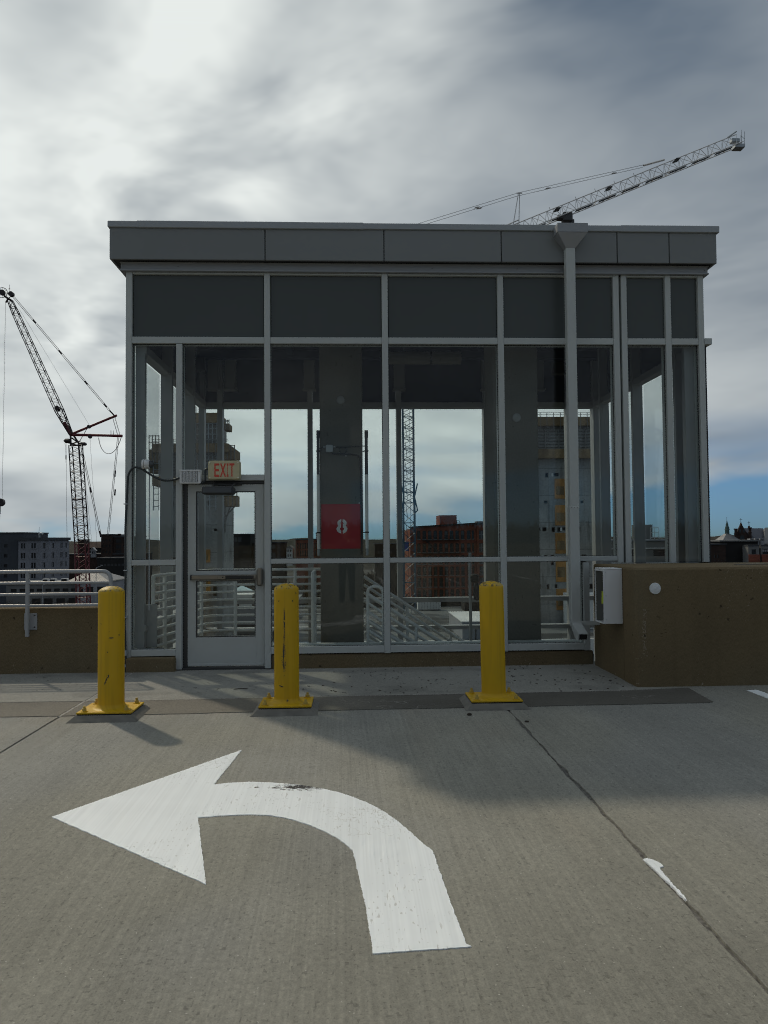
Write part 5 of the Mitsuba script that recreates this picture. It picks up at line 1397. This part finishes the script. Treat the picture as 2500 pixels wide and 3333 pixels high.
part(tc, 'slewing_unit', cb(CX - 1.4, CX + 1.4, CYc - 1.4, CYc + 1.4, 41.0, 43.6, 0.1), 'crane_white')
part(tc, 'cab', cb(CX + 1.5, CX + 3.1, CYc - 1.0, CYc + 1.0, 41.2, 43.4, 0.15), 'crane_white')
part(tc, 'counter_deck', cb(CX - 8, CX - 1.5, CYc - 1.2, CYc + 1.2, 42.6, 43.2, 0.05), 'crane_white')
part(tc, 'counterweight', cb(CX - 8, CX - 6, CYc - 1.1, CYc + 1.1, 43.25, 45.2, 0.1), 'core')
part(tc, 'a_frame', cat([bar((CX - 1, CYc - 1, 43.6), (3.6, CYc, 49.2), 0.14), bar((CX - 5.5, CYc - 1, 43.3), (3.6, CYc, 49.2), 0.12), bar((CX - 1, CYc + 1, 43.6), (3.6, CYc, 49.2), 0.14), bar((CX - 5.5, CYc + 1, 43.3), (3.6, CYc, 49.2), 0.12)]), 'crane_white')
jd = np.array([63.6 - 26.8, 0, 66.0 - 51.1])
jd /= np.linalg.norm(jd)
J0, J1 = np.array([CX + 1.2, CYc, 44.0]), np.array([63.2, CYc, 66.05])
ms, at_j = lattice(J0, J1, 1.75, 1.75, (0, 1, 0), 44, 0.085, 0.045, tri=True)
part(tc, 'jib', cat(ms), 'crane_white')
part(tc, 'jib_walk', cat([bx(0, 1, -0.35, 0.35, -0.03, 0.03).apply_transform(np.diag([3.0, 1, 1, 1])).apply_transform(trimesh.transformations.rotation_matrix(-math.atan2(jd[2], jd[0]), [0, 1, 0])).apply_translation(J0 + (J1 - J0) * s + np.array([0.3, 0, -0.8])) for s in np.linspace(0.34, 0.92, 9)]), 'dark_metal')
nrm = np.array([-jd[2], 0, jd[0]])
part(tc, 'jib_head', cat([cb(62.3, 63.9, CYc - 0.7, CYc + 0.7, 64.4, 65.0, 0.05), cb(61.9, 63.2, CYc - 0.5, CYc + 0.5, 65.4, 66.0, 0.05), bar((63.9, CYc - 0.6, 64.6), (63.9, CYc - 0.6, 67.0), 0.05), bar((63.3, CYc - 0.6, 64.8), (63.3, CYc - 0.6, 66.4), 0.04), bar((63.3, CYc - 0.6, 66.3), (63.9, CYc - 0.6, 65.8), 0.04), bar((61.4, CYc, 66.3), (62.9, CYc, 67.35), 0.11)]), 'galv')
part(tc, 'lamp_mast', bar((63.7, CYc, 65.0), (63.75, CYc, 67.6), 0.03), 'dark_metal')
part(tc, 'winch', cat([cb(34.0, 35.6, CYc - 0.7, CYc + 0.7, 52.0, 53.6, 0.2), cb(33.2, 34.4, CYc - 0.5, CYc + 0.5, 52.4, 53.2, 0.15), cb(35.2, 35.9, CYc - 0.4, CYc + 0.4, 51.6, 52.5, 0.1)]), 'dark_metal')
for x, z in ((33.2, 53.9), (41.6, 57.4), (52.8, 62.2)):
    part(tc, 'jib_deck', hull([(x - 0.5, CYc - 0.7, z), (x + 0.5, CYc - 0.7, z + 0.36), (x - 0.2, CYc - 0.7, z + 0.3), (x + 0.5, CYc + 0.7, z + 0.3), (x - 0.5, CYc + 0.7, z)]), 'dark_metal')
P0, P1, P2 = np.array([3.6, CYc, 49.2]), np.array([27.0, CYc, 56.7]), np.array([47.4, CYc, 61.5])
for dy, dz in ((-0.25, 0.0), (0.25, 0.28)):
    o = np.array([0, dy, -dz])
    part(tc, 'pendant', cat([bar(P0 + o, P1 + o, 0.033), bar(P1 + o, P2 + o * [1, 1, 0.6], 0.033)]), 'dark_metal')
for x, z in ((20.3, 54.35), (20.7, 54.2), (31.8, 57.6), (42.6, 60.2)):
    part(tc, 'pendant_joint', cat([hull([(x - 0.55, CYc, z - 0.18), (x + 0.55, CYc, z + 0.16), (x - 0.1, CYc + 0.3, z + 0.25), (x + 0.1, CYc - 0.3, z - 0.25)])]), 'dark_metal')
part(tc, 'pendant_post', cat([bar((26.0, CYc, 51.0), (27.0, CYc, 56.7), 0.07), bar((27.0, CYc, 51.0), (27.2, CYc, 56.7), 0.07), bar((26.7, CYc, 56.75), (27.6, CYc, 56.75), 0.10)]), 'crane_white')
part(tc, 'pendant_anchor', bar(P2, (50.9, CYc, 62.5), 0.17), 'crane_white')
part(tc, 'jib_bracket', bar((25.0, CYc, 51.5), (27.0, CYc, 52.4), 0.11), 'crane_white')
for s in (0.42, 0.5, 0.56, 0.62, 0.68):
    part(tc, 'jib_peg', bar(J0 + (J1 - J0) * s + nrm * 0.9, J0 + (J1 - J0) * s + nrm * 1.35, 0.05), 'crane_white')

# red crawler crane at the left
rc = thing('crawler_crane', 'red and black lattice boom crawler crane at the left', 'crane')
DY = 150.0
ms, _ = lattice((-50.9, DY, -27), (-51.85, DY, 1.2), 2.05, 1.95, (1, 0, 0), 22, 0.13, 0.07)
part(rc, 'boom_base', cat(ms + [bx(-52.75, -50.95, DY - 0.9, DY - 0.85, -2.6, 1.4)] * 0), 'crane_red')
ms, _ = lattice((-51.85, DY, 1.2), (-53.1, DY, 20.1), 1.95, 1.95, (1, 0, 0), 22, 0.11, 0.05)
part(rc, 'boom', cat(ms), 'crane_black')
part(rc, 'boom_collar', cat([bar((-53.3, DY - 1, 9.5), (-51.5, DY - 1, 9.6), 0.11), bar((-53.4, DY - 1, 20.0), (-51.5, DY - 1, 20.1), 0.16), bar((-52.2, DY - 1.0, 20), (-51.7, DY - 1, 14.0), 0.16)]), 'crane_black')
hd = np.array([-53.9, DY, 22.0])
part(rc, 'boom_head', cat([bar((-54.0, DY, 20.0), (-54.1, DY, 22.3), 0.18), bar((-52.2, DY, 20.0), (-53.6, DY, 22.2), 0.18), bar((-54.0, DY, 20.4), (-52.2, DY, 21.0), 0.13), bar((-52.3, DY, 20.4), (-53.9, DY, 21.6), 0.13), cb(-55.3, -54.0, DY - 0.6, DY + 0.6, 20.6, 21.4, 0.3), cb(-52.2, -51.1, DY - 0.6, DY + 0.6, 20.1, 20.7, 0.2), bar((-54.9, DY, 20.9), (-53.2, DY, 20.2), 0.2)]), 'crane_black')
ms, _ = lattice((-53.95, DY, 22.2), (-56.3, DY, 27.0), 0.55, 1.35, (1, 0, 0), 6, 0.10, 0.055)
ms2, _ = lattice((-56.3, DY, 27.0), (-64.6, DY, 45.6), 1.35, 1.05, (1, 0, 0), 20, 0.075, 0.035)
ms3, _ = lattice((-64.6, DY, 45.6), (-65.8, DY, 48.3), 1.05, 0.75, (1, 0, 0), 4, 0.085, 0.045)
part(rc, 'jib', cat(ms + ms2 + ms3), 'crane_black')
part(rc, 'jib_foot', cat([bar((-54.1, DY, 22.2), (-55.3, DY, 24.6), 0.33, 8)]), 'crane_red')
part(rc, 'jib_drum', tube([(-56.6, DY - 0.5, 27.3), (-56.6, DY + 0.5, 27.3)], 0.45, 16), 'crane_black')
th = np.linspace(0, 2 * math.pi, 25)
wh_ = [(-67.3 + 0.98 * math.cos(t), DY, 49.85 + 0.98 * math.sin(t)) for t in th]
part(rc, 'head_sheave', cat([tube(wh_, 0.07, 5), tube([(-67.3, DY - 0.3, 49.85), (-67.3, DY + 0.3, 49.85)], 0.55, 14)] + [bar((-67.3 + 0.5 * math.cos(t), DY, 49.85 + 0.5 * math.sin(t)), (-67.3 + 0.98 * math.cos(t), DY, 49.85 + 0.98 * math.sin(t)), 0.035, 3) for t in th[::2]]), 'crane_black')
part(rc, 'jib_head', cat([tube([(-65.55, DY - 0.4, 49.55), (-65.55, DY + 0.4, 49.55)], 0.5, 10), bar((-66.6, DY, 49.6), (-65.6, DY, 49.7), 0.07), bar((-66.9, DY, 49.2), (-65.4, DY, 48.2), 0.20), bar((-66.2, DY, 48.5), (-65.5, DY, 49.4), 0.10), bar((-66.6, DY, 47.9), (-66.2, DY, 48.6), 0.18), bar((-65.85, DY, 49.8), (-65.95, DY, 51.4), 0.04), bar((-66.1, DY, 50.6), (-65.8, DY, 50.6), 0.08)]), 'crane_black')
part(rc, 'strut', bar((-53.7, DY, 22.4), (-45.3, DY, 25.95), 0.24, 8), 'crane_red')
part(rc, 'strut', bar((-54.2, DY, 22.2), (-44.2, DY, 21.95), 0.26, 8), 'crane_red')
part(rc, 'strut_joint', tube([(-50.6, DY - 0.3, 23.75), (-50.6, DY + 0.3, 23.75)], 0.33, 10), 'crane_black')
part(rc, 'strut_joint', tube([(-50.4, DY - 0.3, 21.8), (-50.4, DY + 0.3, 21.8)], 0.34, 10), 'crane_black')
part(rc, 'strut_stay', bar((-50.9, DY, 23.5), (-52.6, DY, 20.5), 0.06), 'crane_black')
part(rc, 'strut_pin', bar((-46.4, DY, 22.1), (-46.4, DY, 23.0), 0.05), 'crane_black')
part(rc, 'strut_pin', bar((-45.9, DY, 22.1), (-45.9, DY, 23.0), 0.05), 'crane_black')
rope = []
for o in (-0.13, 0.13):
    n_ = np.array([0.72 * o, 0, 0.69 * o])
    rope += [bar(np.array([-65.1, DY, 49.0]) + n_, np.array([-46.7, DY, 26.9]) + n_, 0.045), bar(np.array([-45.9 + o * 1.7, DY, 25.6]), np.array([-44.9 + o * 1.7, DY, 22.1]), 0.05), bar((-45.0 + o, DY, 21.8), (-46.9 + o, DY, 2.6), 0.05), bar((-52.0 + o, DY, 19.6), (-48.2 + o, DY, 2.4), 0.05)]
part(rc, 'pendant', cat(rope), 'crane_black')
part(rc, 'pendant_joint', cat([bar((-46.7, DY, 26.9), (-45.5, DY, 25.6), 0.15, 6)] + [bar(np.array([-65.1, DY, 49.0]) * (1 - s) + np.array([-46.7, DY, 26.9]) * s, np.array([-65.1, DY, 49.0]) * (1 - s - 0.03) + np.array([-46.7, DY, 26.9]) * (s + 0.03), 0.13, 5) for s in (0.2, 0.47, 0.74, 0.94)] + [bar((-45.5 - 0.02, DY, z), (-45.62, DY, z - 1.2), 0.16, 5) for z in (15.2, 11.6)] + [bar((-50.35, DY, 12.0), (-50.15, DY, 11.0), 0.17, 5), bar((-48.5, DY, 3.6), (-48.2, DY, 2.4), 0.16, 5)]), 'crane_black')
part(rc, 'hoist_rope', cat([bar((-66.65, DY, 48.0), (-66.9, DY, 10.0), 0.030), bar((-68.0, DY, 49.6), (-68.3, DY, 6.0), 0.03), bar((-54.95, DY, 20.8), (-54.6, DY, 1.0), 0.03), bar((-55.15, DY, 20.8), (-54.95, DY, 16.8), 0.02), bar((-52.0, DY, 20.0), (-50.2, DY, 1.0), 0.02), bar((-51.6, DY, 17.0), (-49.9, DY, 1.0), 0.02), bar((-50.4, DY, 21.5), (-48.9, DY, 0.0), 0.022), bar((-64.0, DY, 46.6), (-50.5, DY, 24.0), 0.02)]), 'crane_black')
part(rc, 'hook_block', cat([tube([(-67.2, DY - 0.4, 9.2), (-67.2, DY + 0.4, 9.2)], 0.75, 14), bar((-67.3, DY, 8.6), (-67.3, DY, 7.0), 0.14), bar((-67.3, DY, 7.1), (-67.4, DY, 0.0), 0.04)]), 'crane_black')
part(rc, 'rope_weight', bar((-54.93, DY, 18.2), (-54.93, DY, 17.4), 0.11, 6), 'crane_black')
tt = np.linspace(0, 1, 14)
part(rc, 'hose', tube([((1 - s) ** 3 * -48.75 + 3 * s * (1 - s) ** 2 * -48.3 + 3 * s * s * (1 - s) * -45.6 + s ** 3 * -44.4, DY, (1 - s) ** 3 * 21.6 + 3 * s * (1 - s) ** 2 * 17.6 + 3 * s * s * (1 - s) * 17.2 + s ** 3 * 21.8) for s in tt], 0.06, 6), 'crane_black')
part(rc, 'carriage', cat([cb(-55, -46, DY - 2, DY + 2, -27, -23, 0.3)]), 'crane_red')

# ---------------------------------------------------------------- the photographer, mirrored in the glass


def bone_body(joints, bones, refine=0.02, smooth_n=12):
    parts = []
    for a, b in bones:
        (pa, ra), (pb, rb_) = joints[a], joints[b]
        s1 = m3.Manifold.sphere(ra, 16).translate(list(map(float, pa)))
        s2 = m3.Manifold.sphere(rb_, 16).translate(list(map(float, pb)))
        parts.append(m3.Manifold.batch_hull([s1, s2]))
    m = parts[0]
    for q in parts[1:]:
        m = m + q
    m = m.refine_to_length(refine)
    g = m.to_mesh()
    t = trimesh.Trimesh(np.array(g.vert_properties)[:, :3], np.array(g.tri_verts), process=True)
    trimesh.smoothing.filter_taubin(t, iterations=smooth_n)
    return t


py, px_ = -0.36, -0.13        # the body stands a little left of the lens


def moved(J, keep=()):
    return {k: ((p if k in keep else (p[0] + px_, p[1], p[2])), r) for k, (p, r) in J.items()}


ph = thing('person', 'person in dark jacket and trousers standing and holding up a phone, mirrored in the glass', 'person')
Jt = {'hip': ((0, py, 0.93), 0.135), 'hl': ((-0.10, py, 0.90), 0.108), 'hr': ((0.10, py, 0.90), 0.108), 'kl': ((-0.115, py + 0.02, 0.49), 0.080), 'kr': ((0.115, py + 0.02, 0.49), 0.080), 'al': ((-0.12, py - 0.01, 0.09), 0.066), 'ar': ((0.12, py - 0.01, 0.09), 0.066)}
part(ph, 'trousers', bone_body(moved(Jt), [('hip', 'hl'), ('hip', 'hr'), ('hl', 'kl'), ('hr', 'kr'), ('kl', 'al'), ('kr', 'ar')]), 'trousers', smooth=True)
for s in (-1, 1):
    Js = {'h': ((s * 0.13, py - 0.05, 0.045), 0.043), 'm': ((s * 0.145, py + 0.08, 0.040), 0.040), 't': ((s * 0.15, py + 0.15, 0.032), 0.031)}
    part(ph, 'shoe', bone_body(moved(Js), [('h', 'm'), ('m', 't')], 0.015, 6), 'shoe', smooth=True)
Ju = {'w': ((0, py, 1.00), 0.135), 'ch': ((0, py, 1.27), 0.145), 'sl': ((-0.175, py, 1.42), 0.068), 'sr': ((0.175, py, 1.42), 0.068), 'nk': ((0, py + 0.005, 1.45), 0.075), 'el': ((-0.24, py + 0.06, 1.17), 0.050), 'er': ((0.24, py + 0.06, 1.17), 0.050), 'wl': ((-0.075, py + 0.25, 1.40), 0.036), 'wr': ((0.075, py + 0.25, 1.40), 0.036)}
part(ph, 'jacket', bone_body(moved(Ju, ('wl', 'wr')), [('w', 'ch'), ('ch', 'sl'), ('ch', 'sr'), ('sl', 'nk'), ('sr', 'nk'), ('sl', 'el'), ('sr', 'er'), ('el', 'wl'), ('er', 'wr')]), 'jacket', smooth=True)
Jh = {'n0': ((0, py + 0.005, 1.47), 0.058), 'n1': ((0, py + 0.015, 1.56), 0.056), 'cr': ((0, py - 0.01, 1.675), 0.092), 'fc': ((0, py + 0.035, 1.635), 0.072), 'ch': ((0, py + 0.055, 1.575), 0.040), 'no': ((0, py + 0.112, 1.632), 0.013), 'nb': ((0, py + 0.098, 1.662), 0.011), 'eL': ((-0.094, py, 1.64), 0.020), 'eR': ((0.094, py, 1.64), 0.020), 'lp': ((-0.018, py + 0.092, 1.592), 0.011), 'lq': ((0.018, py + 0.092, 1.592), 0.011)}
part(ph, 'head', bone_body(moved(Jh), [('n0', 'n1'), ('n1', 'cr'), ('cr', 'fc'), ('fc', 'ch'), ('no', 'nb'), ('eL', 'cr'), ('eR', 'cr'), ('lp', 'lq'), ('ch', 'lp')], 0.012, 5), 'skin', smooth=True)
for s in (-1, 1):
    part(ph, 'eye', trimesh.creation.icosphere(2, 0.011).apply_translation([px_ + s * 0.033, py + 0.096, 1.660]), 'lens', smooth=True)
hr = trimesh.creation.icosphere(3, 1.0).apply_scale([0.103, 0.108, 0.095]).apply_translation([px_, py - 0.025, 1.695])
part(ph, 'hair', hr, 'hair', smooth=True)
for s in (-1, 1):
    W = np.array([s * 0.075, py + 0.25, 1.40])
    Pm = np.array([s * 0.072, py + 0.285, 1.455])
    Jd = {'w': (W, 0.027), 'p': (Pm, 0.026), 'q': (Pm + [0, 0.012, 0.035], 0.022)}
    bn = [('w', 'p'), ('p', 'q')]
    for i, (dz, ln) in enumerate(((0.045, 0.052), (0.024, 0.060), (0.003, 0.058), (-0.018, 0.046))):
        b0 = Pm + np.array([s * 0.008, 0.018, dz - 0.005])
        b1 = b0 + np.array([-s * 0.012, 0.028, 0.004])
        b2 = b1 + np.array([-s * ln * 0.55, 0.008, 0.002])
        Jd[f'a{i}'], Jd[f'b{i}'], Jd[f'c{i}'] = (b0, 0.0095), (b1, 0.0088), (b2, 0.0075)
        bn += [('p', f'a{i}'), (f'a{i}', f'b{i}'), (f'b{i}', f'c{i}')]
    Jd['t0'], Jd['t1'], Jd['t2'] = (Pm + [-s * 0.012, -0.008, 0.010], 0.012), (Pm + [-s * 0.030, -0.010, 0.034], 0.0105), (Pm + [-s * 0.040, 0.002, 0.056], 0.0085)
    bn += [('p', 't0'), ('t0', 't1'), ('t1', 't2')]
    part(ph, 'hand', bone_body(Jd, bn, 0.004, 5), 'skin', smooth=True)
single('phone', cb(-0.036, 0.036, -0.058, -0.049, 1.425, 1.575, 0.004), 'black', 'black phone held upright by the mirrored person', 'phone')
